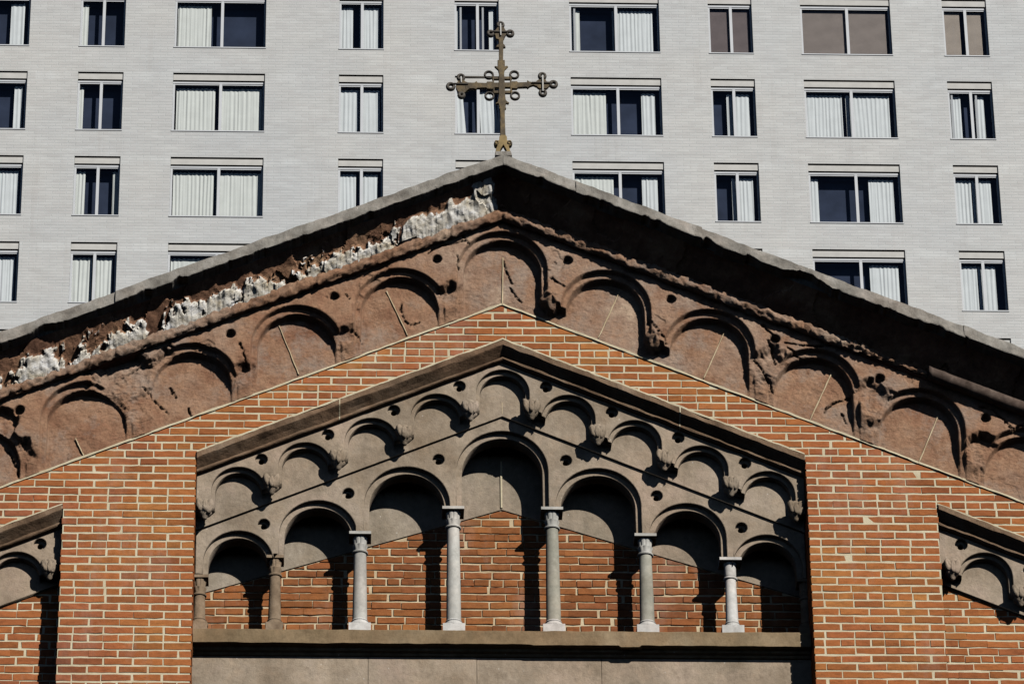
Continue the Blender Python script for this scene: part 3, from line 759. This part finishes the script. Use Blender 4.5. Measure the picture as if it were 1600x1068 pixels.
# ------------------------------------------------------------------ roll moulding, cove and coping
def roll_prof(cw, cv, r, n=14): return [(cw+r*cos(2*pi*i/n), cv+r*sin(2*pi*i/n)) for i in range(n)]
UE = UV(1448, 585, 0.16)[0]
def rdisp(p, j, w, dv):
    u = p[0]; e = fbm(u, dv*2, w*2, 6, 4); e2 = fbm(u, dv*3, w*3, 20, 3)
    k_ = 1.0+0.30*e+0.22*e2
    if u > UE-0.62: k_ *= max(0.35, 1-0.75*min(1, (u-(UE-0.62))*3)+0.5*e2)
    for jx in (UV(492, 440)[0], UV(700, 362)[0], UV(868, 360)[0], UV(180, 560)[0], UV(1225, 480)[0]):
        if abs(u-jx) < 0.014: k_ *= 0.82
    p[1] = rk(V_ROLL, u)+dv_c+(dv-dv_c)*k_; p[2] = 0.178+0.012*e2+(w-0.178)*k_
    return p
dv_c = -0.052
rake('roll_moulding', roll_prof(0.178, dv_c, 0.044, 20), V_ROLL, TU0, UE, 0.008, M['brownstone'], rdisp, label='worn reddish roll moulding above the big blind arches')
def rdisp2(p, j, w, dv):
    e = fbm(p[0], dv*2, w*2, 5, 3); p[2] += e*0.003; p[1] += e*0.003; return p
VR2 = UV(1460, 581, 0.17)[1]+SL*(UV(1460, 581, 0.17)[0]-U0)
rake('roll_moulding', roll_prof(0.205, -0.050, 0.054, 18), VR2+0.006, UE+0.01, TU1, 0.02, M['darkroll'], rdisp2, label='smooth dark replacement length of roll moulding at the right')

rake('roll_moulding', [(0.0, -0.085), (0.145, -0.085), (0.165, -0.075), (0.165, -0.030), (0.0, -0.030)], V_ROLL, TU0, TU1, 0.1, M['rollstone'], None, smooth=False, label='plain fillet behind the roll moulding')
# cove: inclined, eroded, flaking white on the left
SLC = 0.4300
WC0, WC1 = 0.150, 0.385
vc0 = V_ROLL-0.02; vc1 = V_LIP+0.004
prow = 22
def wmask(u, t):
    """how white the cove is at u, t = 0 at the roll .. 1 under the coping"""
    x = (u-U0)/0.00462+785
    pts = [(-400, 0.3), (-40, 0.35), (0, 0.75), (100, 0.8), (130, 0.95), (225, 0.95), (245, 0.1), (262, 0.7), (300, 0.95), (390, 0.85), (450, 0.75), (478, 0.9), (500, 0.65), (520, 0.95), (545, 0.7), (580, 0.85), (650, 0.95), (690, 1.15), (765, 1.25), (776, 0.8), (784, -1), (795, -1)]
    if x > 795 or x < -400: return -1
    for (a_, b_), (c_, d_) in zip(pts[:-1], pts[1:]):
        if a_ <= x <= c_: h = b_+(d_-b_)*(x-a_)/(c_-a_); break
    rib = noise.noise(Vector((u*2.2, 0, 11))); streak = noise.noise(Vector((u*20, t*0.8, 2)))*0.5*(0.6+rib)+noise.noise(Vector((u*50, t*1.2, 7)))*0.2*(0.6+rib)
    clump = fbm(u, t*0.25, 1, 5, 5)
    lim = 0.62*h+0.0+0.26*streak+0.26*clump; hole = fbm(u, t*0.22, 6, 17, 5)
    return (lim-t)*5+0.7*streak+0.9*clump+0.25+(1.7*hole-0.22 if x < 620 else 0.25*hole+0.25)
n = int((TU1-TU0)/0.009); us = sorted([TU0+(TU1-TU0)*i/n for i in range(n+1)]+[U0]); vs = []; fs = []; wh = []
for u in us:
    lo, hi = rk(vc0, u), rk(vc1, u, SLC)
    for j in range(prow+1):
        t = j/prow; v = lo+(hi-lo)*t; w = WC0+(WC1-WC0)*t
        e = fbm(u, v, 0.5, 4, 4); e2 = fbm(u, v, 2.5, 16, 3); led = fbm(u, v, 8.5, 1.9, 3)
        m = wmask(u, t) if u < U0+0.05 else -1
        mm = max(0, min(1, m))
        d = 0.012*e+0.005*e2-(0.018 if led > 0.2 else 0)
        if mm > 0: d += 0.040*mm*(1-t)+0.008*mm+0.009*mm*abs(noise.noise(Vector((u*30, t*1.2, 4))))+0.006*mm*e2
        fade = min(1, 6*(1-t)+0.15, 1)
        w += d*fade; v -= d*0.55*fade
        vs.append((u, v, w)); wh.append(mm)
m_ = prow+1
for i in range(len(us)-1):
    for j in range(prow): fs.append((i*m_+j, (i+1)*m_+j, (i+1)*m_+j+1, i*m_+j+1))
nb = len(vs)
for u in us: vs.append((u, rk(vc0, u)-0.01, -0.1)); wh.append(0); vs.append((u, rk(vc1, u, SLC)+0.03, -0.1)); wh.append(0)
for i in range(len(us)-1):
    fs.append((nb+2*i, nb+2*i+2, (i+1)*m_, i*m_)); fs.append((i*m_+prow, (i+1)*m_+prow, nb+2*i+3, nb+2*i+1))
mb = MB(); mb.add(vs, fs); me = mb.mesh('cornice'); at = me.attributes.new('white', 'FLOAT', 'POINT'); at.data.foreach_set('value', wh)
part('cornice', me, M['cove'], church, False, 'rough brown cornice face, flaking white on the left slope and in shade on the right')

# coping: grey slabs laid end to end up each slope
cp = dens([(-0.30, 0.0), (0.485, 0.0), (0.494, 0.003), (0.496, 0.010), (0.492, 0.094), (0.470, 0.104), (-0.30, 0.115)], 0.03)
def cdisp(seed):
    def f(p, j, w, dv):
        u = p[0]; e = fbm(u, dv*3, seed, 8, 4); s = fbm(u, 0, seed+3, 5, 4); s2 = fbm(u, 1, seed+7, 26, 3)
        if w > 0.38:
            if dv < 0.05:
                k_ = max(0, s-0.10)*0.06+max(0, s2-0.1)*0.008
                p[1] += (k_ if dv < 0.02 else 0.3*k_)+e*0.003
            else: p[1] += e*0.006
            p[2] += e*0.006
        elif dv > 0.05: p[1] += e*0.006
        return p
    return f
cuts = [GL-0.12]+[UV(x, 430, 0.48)[0] for x in (-120, 182, 470, 680)]+[U0]+[UV(x, 430, 0.48)[0] for x in (903, 1098, 1385, 1500, 1720)]+[GR+0.12]
for i, (a_, b_) in enumerate(zip(cuts[:-1], cuts[1:])):
    dv = random.uniform(-0.006, 0.006)
    n = max(3, int((b_-a_)/0.012)); ofs = random.uniform(-0.01, 0.01)
    rake('coping_slab', [(w+(ofs if w > 0.3 else 0), d+dv) for w, d in cp], V_LIP, a_, b_+(0.006 if abs(b_-U0) > 1e-6 else 0.0), 0.012, M['coping'], cdisp(i*3.7), SLC, smooth=False)

# body of the church behind the front
mb = MB()
vt = lambda u: rk(V_LIP, u, SLC)
DEP = 16.0
for s_, ue in ((-1, GL), (1, GR)):
    a_, b_ = (ue-0.3, U0) if s_ < 0 else (U0, ue+0.3)
    mb.add([(a_, vt(a_)+0.0, -0.28), (b_, vt(b_)+0.0, -0.28), (b_, vt(b_), -DEP), (a_, vt(a_), -DEP), (a_, vt(a_)+0.09, -0.28), (b_, vt(b_)+0.09, -0.28), (b_, vt(b_)+0.09, -DEP), (a_, vt(a_)+0.09, -DEP)],
           [(0, 3, 2, 1), (4, 5, 6, 7), (0, 1, 5, 4), (1, 2, 6, 5), (2, 3, 7, 6), (3, 0, 4, 7)])
part('roof', mb.mesh('roof'), M['roof'], church, False, 'slate roof behind the coping')
k = NT('plain_side_brick'); bt = k.n('ShaderNodeTexBrick')
sx = k.n('ShaderNodeSeparateXYZ'); k.l(k.pos, sx.inputs[0]); cx = k.n('ShaderNodeCombineXYZ')
k.l(k.math('ADD', sx.outputs['X'], sx.outputs['Y']), cx.inputs[0]); k.l(sx.outputs['Z'], cx.inputs[1]); k.l(cx.outputs[0], bt.inputs['Vector'])
bt.inputs['Scale'].default_value = 1; bt.inputs['Brick Width'].default_value = PER; bt.inputs['Row Height'].default_value = COURSE; bt.inputs['Mortar Size'].default_value = 0.005
bt.inputs['Color1'].default_value = (0.42, 0.13, 0.048, 1); bt.inputs['Color2'].default_value = (0.33, 0.10, 0.045, 1); bt.inputs['Mortar'].default_value = (0.58, 0.48, 0.3, 1)
M['sidebrick'] = k.col(bt.outputs['Color'])
mb = MB(); mb.box(GL, GR, -CZ, VB-0.02, -0.52, -0.001); part('lower_wall', mb.mesh('lower'), M['sidebrick'], church)
mb = MB()
for a_, b_ in ((GL, GL+0.5), (GR-0.5, GR)): mb.box(a_, b_, -CZ, vt(GL)-0.02, -DEP, -0.522)
mb.box(GL+0.5, GR-0.5, -CZ, 16.0, -DEP, -DEP+0.4); part('side_walls', mb.mesh('sides'), M['sidebrick'], church)
part('gable_core', slab([[(GL+0.02, 14), (GR-0.02, 14), (GR-0.02, vt(GR)-0.03), (U0, vt(U0)-0.03), (GL+0.02, vt(GL)-0.03)]], -0.86, -0.80, 0.001), M['roof'], church)
part('gable_backing', slab([[(GL+0.02, rk(V_BR+0.03, GL+0.02)), (U0, V_BR+0.03), (GR-0.02, rk(V_BR+0.03, GR-0.02)), (GR-0.02, vt(GR)-0.03), (U0, vt(U0)-0.03), (GL+0.02, vt(GL)-0.03)]], -0.52, -0.08, 0.001), M['brownstone'], church)

# ------------------------------------------------------------------ cross on the apex
CW = 0.20
bu, bv = UV(786, 240, CW)
cross = empty('finial_cross', 'ornate weathered bronze cross with ringed ends on the peak of the gable', 'cross', W((bu, bv, CW)))
def P(x, y): return UV(x, y, CW)
def z(x, y): return (680+x/4.643, 20+y/4.643)            # enlarged view of the cross -> photo
def plate(name, pts, mat, t=0.028, lab=None, par=None, dw=0.0):
    return part(name, slab([[P(*z(x, y)) for x, y in pts]], CW-t/2+dw, CW+t/2+dw, 0.003), mat, par or cross, False, lab)
def ring(x, y, ro, ri, par=None, mat=None, t=0.030, name='ring'):
    cu, cv = P(*z(x, y)); R = (ro+ri)/2/4.643*0.00462; r = (ro-ri)/2/4.643*0.00462*(1.25 if ri > 6 else 1.0)
    vs = []; fs = []; n, m = 28, 10
    for i in range(n):
        a_ = 2*pi*i/n
        for j in range(m):
            b_ = 2*pi*j/m; rr = R+r*cos(b_); vs.append((cu+rr*cos(a_), cv+rr*sin(a_), CW+t/2*sin(b_)*1.1))
    for i in range(n):
        for j in range(m): fs.append((i*m+j, i*m+(j+1) % m, ((i+1) % n)*m+(j+1) % m, ((i+1) % n)*m+j))
    mb = MB(); mb.add(vs, fs); return part(name, mb.mesh('ring'), mat or M['bronze_gray'], par or cross, True)
shaft = plate('shaft', [(470, 905), (472, 770), (469, 700), (456, 660), (455, 640), (462, 600), (460, 520), (462, 440), (452, 400), (452, 352), (462, 352), (462, 255), (462, 200), (490, 200), (494, 255), (492, 352), (504, 352), (506, 400), (500, 440), (504, 520), (506, 600), (512, 640), (513, 660), (505, 700), (505, 770), (510, 905)], M['bronze'], 0.036)
plate('barb', [(456, 420), (430, 396), (440, 394), (455, 400), (500, 400), (518, 392), (528, 397), (504, 420), (500, 440), (462, 440)], M['bronze'], 0.026, None, shaft, 0.004)
plate('barb', [(458, 640), (452, 655), (436, 664), (440, 670), (460, 664), (468, 680), (462, 700), (466, 706), (508, 706), (514, 700), (508, 680), (514, 662), (530, 666), (536, 658), (520, 650), (514, 640)], M['bronze'], 0.026, None, shaft, 0.004)
arm = plate('cross_arm', [(215, 540), (226, 512), (262, 514), (284, 514), (300, 502), (306, 514), (370, 516), (376, 506), (420, 506), (420, 514), (548, 512), (552, 504), (594, 504), (600, 512), (664, 510), (668, 496), (682, 506), (720, 512), (735, 504), (748, 510), (748, 532), (735, 540), (712, 530), (690, 536), (668, 552), (664, 544), (600, 546), (592, 556), (556, 556), (548, 546), (420, 548), (416, 560), (376, 558), (370, 550), (304, 552), (298, 562), (280, 556), (250, 556), (228, 574)], M['bronze'], 0.030)
for yy, xa, xb in ((477, 412, 556), (578, 416, 560)):
    plate('bar', [(xa, yy-9), (xb, yy-10), (xb, yy+9), (xa, yy+10)], M['bronze'], 0.024, None, arm, -0.002)
plate('bar', [(414, 470), (424, 470), (432, 590), (422, 590)], M['bronze'], 0.020, None, arm, 0.006)
plate('bar', [(540, 470), (550, 470), (556, 590), (546, 590)], M['bronze'], 0.020, None, arm, 0.006)
plate('loose_rod', [(215, 465), (360, 466), (360, 475), (215, 474)], M['bronze_gray'], 0.016, 'thin rod between the rings on the left arm', cross)
for x, y in ((389, 453), (573, 452), (393, 606), (579, 604)): ring(x, y, 37, 24)
def trefoil(cx, cy, parts_, name='trefoil'):
    """quatrefoil end: plate with a slot, ringed lobes"""
    pass
# arm ends
lp = plate('arm_end', [(150, 520), (168, 500), (180, 492), (206, 492), (216, 504), (236, 512), (236, 564), (220, 580), (204, 590), (176, 590), (160, 572), (150, 550)], M['bronze'], 0.028)
for x, y, a_, b_ in ((186, 472, 31, 13), (112, 537, 34, 14), (190, 600, 31, 4)): ring(x, y, a_, b_, lp, None, 0.036)
rp = plate('arm_end', [(735, 500), (752, 490), (800, 488), (806, 502), (818, 508), (830, 512), (830, 532), (818, 546), (806, 556), (756, 556), (738, 544), (728, 520)], M['bronze'], 0.028)
for x, y, a_, b_ in ((776, 462, 31, 12), (857, 521, 33, 13), (780, 584, 31, 12)): ring(x, y, a_, b_, rp, None, 0.036)
tp = plate('arm_end', [(430, 140), (440, 128), (452, 112), (498, 112), (508, 130), (516, 142), (516, 160), (508, 172), (500, 190), (494, 202), (494, 232), (504, 240), (510, 254), (498, 256), (452, 256), (438, 254), (450, 240), (460, 232), (460, 202), (440, 194), (436, 172), (430, 164)], M['bronze'], 0.028)
for x, y, a_, b_ in ((473, 92, 30, 12), (402, 153, 32, 5), (543, 153, 31, 12)): ring(x, y, a_, b_, tp, None, 0.036)
for q, (xa, ya, xb, yb, par) in enumerate(((468, 92, 478, 178, tp), (182, 476, 192, 520, lp), (773, 466, 784, 582, rp))):
    plate('painted_slot_light', [(xa, ya), (xb, ya), (xb+2, yb), (xa+2, yb)], M['lintel'], 0.012, 'pale strip painted as the light showing through a slot', par, 0.024)  # pale strip on the solid plate paints the light seen through a slot
for q, (xa, ya, xb, yb, par) in enumerate(((400, 144, 548, 152, tp), (118, 522, 240, 530, lp), (700, 514, 850, 522, rp))):
    plate('rib', [(xa, ya), (xb, ya), (xb, yb), (xa, yb)], M['bronze_gray'], 0.016, None, par, 0.020)
bs = plate('cross_base', [(432, 1040), (440, 1000), (452, 972), (432, 972), (426, 955), (436, 936), (462, 938), (466, 908), (478, 898), (510, 898), (520, 912), (520, 938), (548, 936), (556, 955), (550, 970), (530, 974), (540, 1000), (550, 1040), (524, 1040), (512, 1000), (494, 968), (474, 996), (462, 1040)], M['bronze_light'], 0.050, 'ochre stained scrolled foot of the cross')
for x, y in ((446, 955), (538, 955)): ring(x, y, 22, 3, bs, M['bronze'], 0.060)
plate('foot_plate', [(440, 1030), (548, 1030), (556, 1060), (432, 1060)], M['coping'], 0.14, None, bs, -0.02)

# ------------------------------------------------------------------ tower behind
YT = 106.0; ROWP = 2.6570; VS0 = 71.886; OPH = 1.828
def WT(p): return (p[0], YT-p[2], p[1]+CZ)
colsd = [(-15.8, 2.43), (-12.3, 1.2), (-10.6, 2.43), (-6.836, 1.205), (-4.315, 2.438), (0.083, 1.185), (3.172, 1.19), (6.255, 2.421), (9.993, 1.186), (12.486, 2.433), (16.328, 1.202), (19.35, 2.43), (23.1, 1.2)]
COLID = {2: 0, 3: 1, 4: 2, 5: 3, 6: 4, 7: 5, 8: 6, 9: 7, 10: 8}
rows = list(range(-5, 2))                                  # row 0 is the top full one in the photo, row -1 below it...
tower = empty('apartment_tower', 'pale brick apartment tower with rows of curtained windows behind the church gable', 'building', (6.0, YT, 0))
UTL, UTR, VTT, VTB = -24.0, 36.0, 84.0, -CZ
ue = [UTL]+[x for c0, cw_ in colsd for x in (c0, c0+cw_)]+[UTR]
ve = [VTB]+[x for r_ in rows for x in (VS0+ROWP*r_, VS0+ROWP*r_+OPH)]+[VTT]
mb = MB()
for i in range(len(ue)-1):
    for j in range(len(ve)-1):
        a0, a1, b0, b1 = ue[i], ue[i+1], ve[j], ve[j+1]
        if i % 2 == 1 and j % 2 == 1:
            d = -0.30                                     # reveals of the opening
            mb.add([(a0, b0, 0), (a1, b0, 0), (a1, b1, 0), (a0, b1, 0), (a0, b0, d), (a1, b0, d), (a1, b1, d), (a0, b1, d)], [(0, 1, 5, 4), (1, 2, 6, 5), (2, 3, 7, 6), (3, 0, 4, 7)])
        else: mb.add([(a0, b0, 0), (a1, b0, 0), (a1, b1, 0), (a0, b1, 0)], [(0, 1, 2, 3)])
mb.add([(UTL, VTB, 0), (UTL, VTT, 0), (UTL, VTT, -18), (UTL, VTB, -18), (UTR, VTB, 0), (UTR, VTT, 0), (UTR, VTT, -18), (UTR, VTB, -18)], [(0, 1, 2, 3), (7, 6, 5, 4), (3, 2, 6, 7), (1, 5, 6, 2)])
part('wall', mb.mesh('tower_wall', WT), M['tower'], tower)
mb = MB()
for r_ in range(-6, 3): mb.box(UTL+0.3, UTR-0.3, VS0+ROWP*r_-0.55, VS0+ROWP*r_-0.35, -0.47, -0.32)
mb.box(UTL+0.3, UTR-0.3, 50, 82, -0.60, -0.47)  # backing sheet just behind the glass, interior darkness put into its colour
for i in range(len(colsd)-1):
    m = (colsd[i][0]+colsd[i][1]+colsd[i+1][0])/2; mb.box(m-0.06, m+0.06, 50, 80, -0.47, -0.32)
part('gloom_backing', mb.mesh('rooms', WT), M['room'], tower, False, 'navy sheet and strips close behind the windows, coloured like dim rooms')

DR = {  # (row, col): [(start, end)] of the drawn curtains as fractions of the window; 'b..' venetian blinds
 (0, 0): [(.78, .93)], (0, 1): [(0.02, .17)], (0, 2): [(.03, .40)], (0, 3): [(.03, .31), (.46, .9)], (0, 4): [(.03, .12), (.78, .9)], (0, 5): [(.02, .12), (.48, .93)],
 (0, 6): ['brown', (.03, .93)], (0, 7): ['taupe', (.02, .95)], (0, 8): ['beige', (.03, .40), (.5, .88)],
 (-1, 0): [(.86, .95)], (-1, 1): [(0.02, .13)], (-1, 2): [(.04, .46), (.5, .97)], (-1, 3): [(.03, .44), (.47, .92)], (-1, 4): [(.03, .17), (.54, .88)], (-1, 5): [(.02, .39), (.78, .93)],
 (-1, 6): [(.02, .06), (.36, .88)], (-1, 7): [(.02, .42), (.46, .94)], (-1, 8): [(.03, .30), (.62, .82)],
 (-2, 0): [(.5, .95)], (-2, 1): [(.03, .24), (.84, .98)], (-2, 2): [(.03, .47), (.49, .98)], (-2, 3): [(.03, .40), (.47, .88)], (-2, 4): [(.03, .3)], (-2, 5): [(.02, .45), (.76, .93)],
 (-2, 6): [(.40, .88)], (-2, 7): [(.02, .11), (.66, .93)], (-2, 8): [(.03, .40), (.42, .84)],
 (-3, 0): [(.72, .95)], (-3, 1): [(.03, .46), (.5, .9)], (-3, 2): [(.03, .40)], (-3, 7): [(.62, .93)], (-3, 8): [(.03, .40), (.42, .80)],
}
EXTRA = {(0, 4): [(.12, .05), (.62, .05)], (0, 5): [(.05, .02), (.52, .02)], (-1, 8): [(.08, .03), (.62, .05)]}
DM = 0.10
def mcurtain(u0, u1, v0, v1, slant=0.0):
    n = max(6, int((u1-u0)/0.012)); vs = []; fs = []; ph = random.uniform(0, 6); fq = random.uniform(52, 66)
    lv = [v0, v0+(v1-v0)*0.35, v0+(v1-v0)*0.7, v1-0.05, v1]
    for i in range(n+1):
        t = i/n; u = u0+(u1-u0)*t
        for j, v in enumerate(lv):
            s_ = (v-v0)/(v1-v0)
            a_ = 0.009*(0.7+1.4*noise.noise(Vector((u*7, ph, 0)))); w = a_*sin(fq*u+ph+2.6*noise.noise(Vector((u*4, v*0.5, ph))))
            w += 0.012*noise.noise(Vector((u*20, v, ph)))
            vs.append((u+slant*(1-s_)*(0.5+t), v+(0.012*sin(fq*0.9*u) if j == 4 else 0), w-0.16-DM))
    m = len(lv)
    for i in range(n):
        for j in range(m-1): fs.append((i*m+j, (i+1)*m+j, (i+1)*m+j+1, i*m+j+1))
    mb = MB(); mb.add(vs, fs); return mb.mesh('curtain', WT)
FR = {}
def window(ci, r_):
    u0, wd_ = colsd[ci]; v0 = VS0+ROWP*r_; u1 = u0+wd_; vt_ = v0+OPH; hd = vt_-0.232
    key = COLID.get(ci); cfg = DR.get((r_, key)) if key is not None else None
    f = MB(); fw = 0.055; w0, w1 = -DM-0.05, -DM
    f.box(u0+0.002, u0+fw, v0+0.05, hd-0.05, w0, w1); f.box(u1-fw, u1-0.002, v0+0.05, hd-0.05, w0, w1)
    f.box(u0+0.002, u1-0.002, hd-0.05, hd, w0, w1+0.012); f.box(u0+0.002, u1-0.002, v0+0.004, v0+0.05, w0, w1+0.012)
    mm = u0+wd_*0.52; f.box(mm-0.038, mm+0.038, v0+0.05, hd-0.05, w0+0.004, w1+0.006)
    f.box(u0+fw, mm-0.04, hd-0.085, hd-0.052, w0, w1-0.006); f.box(mm+0.04, u1-fw, hd-0.085, hd-0.052, w0, w1-0.006)
    for p_, wdt in EXTRA.get((r_, key), []): f.box(u0+wd_*p_, u0+wd_*p_+0.05, v0+0.05, hd-0.09, w0-0.03, w0-0.002)
    fo = part('window', f.mesh('window', WT), M['frame'], tower)
    s_ = MB(); s_.box(u0-0.012, u1+0.012, v0-0.028, v0+0.002, -0.24, 0.022); part('sill', s_.mesh('sill', WT), M['frame'], fo)
    l_ = MB(); l_.box(u0+0.004, u1-0.004, vt_-0.205, vt_-0.030, -0.20, -0.045); part('lintel', l_.mesh('lintel', WT), M['lintel'], fo)
    for a_, b_ in ((u0+fw, mm-0.04), (mm+0.04, u1-fw)):
        g = MB(); g.add([(a_, v0+0.05, w0+0.02), (b_, v0+0.05, w0+0.02), (b_, hd-0.08, w0+0.02), (a_, hd-0.08, w0+0.02)], [(0, 1, 2, 3)])
        part('pane', g.mesh('pane', WT), M['glass'], fo)
    if cfg is None:
        cfg = random.choice([[(.03, .4)], [(.03, .46), (.5, .95)], [(.03, .15), (.6, .9)], [(.5, .9)], [(.03, .2)]])
    if isinstance(cfg[0], str):
        for a_, b_ in cfg[1:]:
            ua, ub = u0+wd_*a_, u0+wd_*b_; nsl = 44; q = MB(); v1_ = hd-0.06; st = (v1_-v0)/nsl
            for i in range(nsl):
                q.add([(ua, v0+st*i, -0.10-DM), (ub, v0+st*i, -0.10-DM), (ub, v0+st*i+st*1.05, -0.115-DM), (ua, v0+st*i+st*1.05, -0.115-DM)], [(0, 1, 2, 3)])
            part('blind', q.mesh('blind', WT), M['blind_'+cfg[0]], fo, False, cfg[0]+' venetian blind')
    else:
        for q, (a_, b_) in enumerate(cfg):
            sl_ = 0.0
            if (r_, key) == (-1, 4): sl_ = 0.10 if q else 0.07
            top = hd-0.10
            part('curtain', mcurtain(u0+wd_*a_, u0+wd_*b_, v0+0.01, top, sl_), M['curtain_cream'] if key in (1, 2) or (key == 5 and q == 0) else M['curtain'], fo, True)
for r_ in rows:
    for ci in range(len(colsd)): window(ci, r_)

# ------------------------------------------------------------------ ground
def sheet(name, x0, x1, y0, y1, z0, z1, mat):
    mb = MB(); mb.add([(x0, y0, z0), (x1, y0, z0), (x1, y1, z0), (x0, y1, z0), (x0, y0, z1), (x1, y0, z1), (x1, y1, z1), (x0, y1, z1)], [(0, 3, 2, 1), (4, 5, 6, 7), (0, 1, 5, 4), (1, 2, 6, 5), (2, 3, 7, 6), (3, 0, 4, 7)])
    o = link(name, mb.mesh(name, lambda p: p), mat); o['kind'] = 'structure'; return o
sheet('ground', -900, 900, -600, 1400, -0.6, 0.0, M['asphalt'])
sheet('pavement', -60, 70, 25.5, 29.6, 0.004, 0.13, M['pavement'])
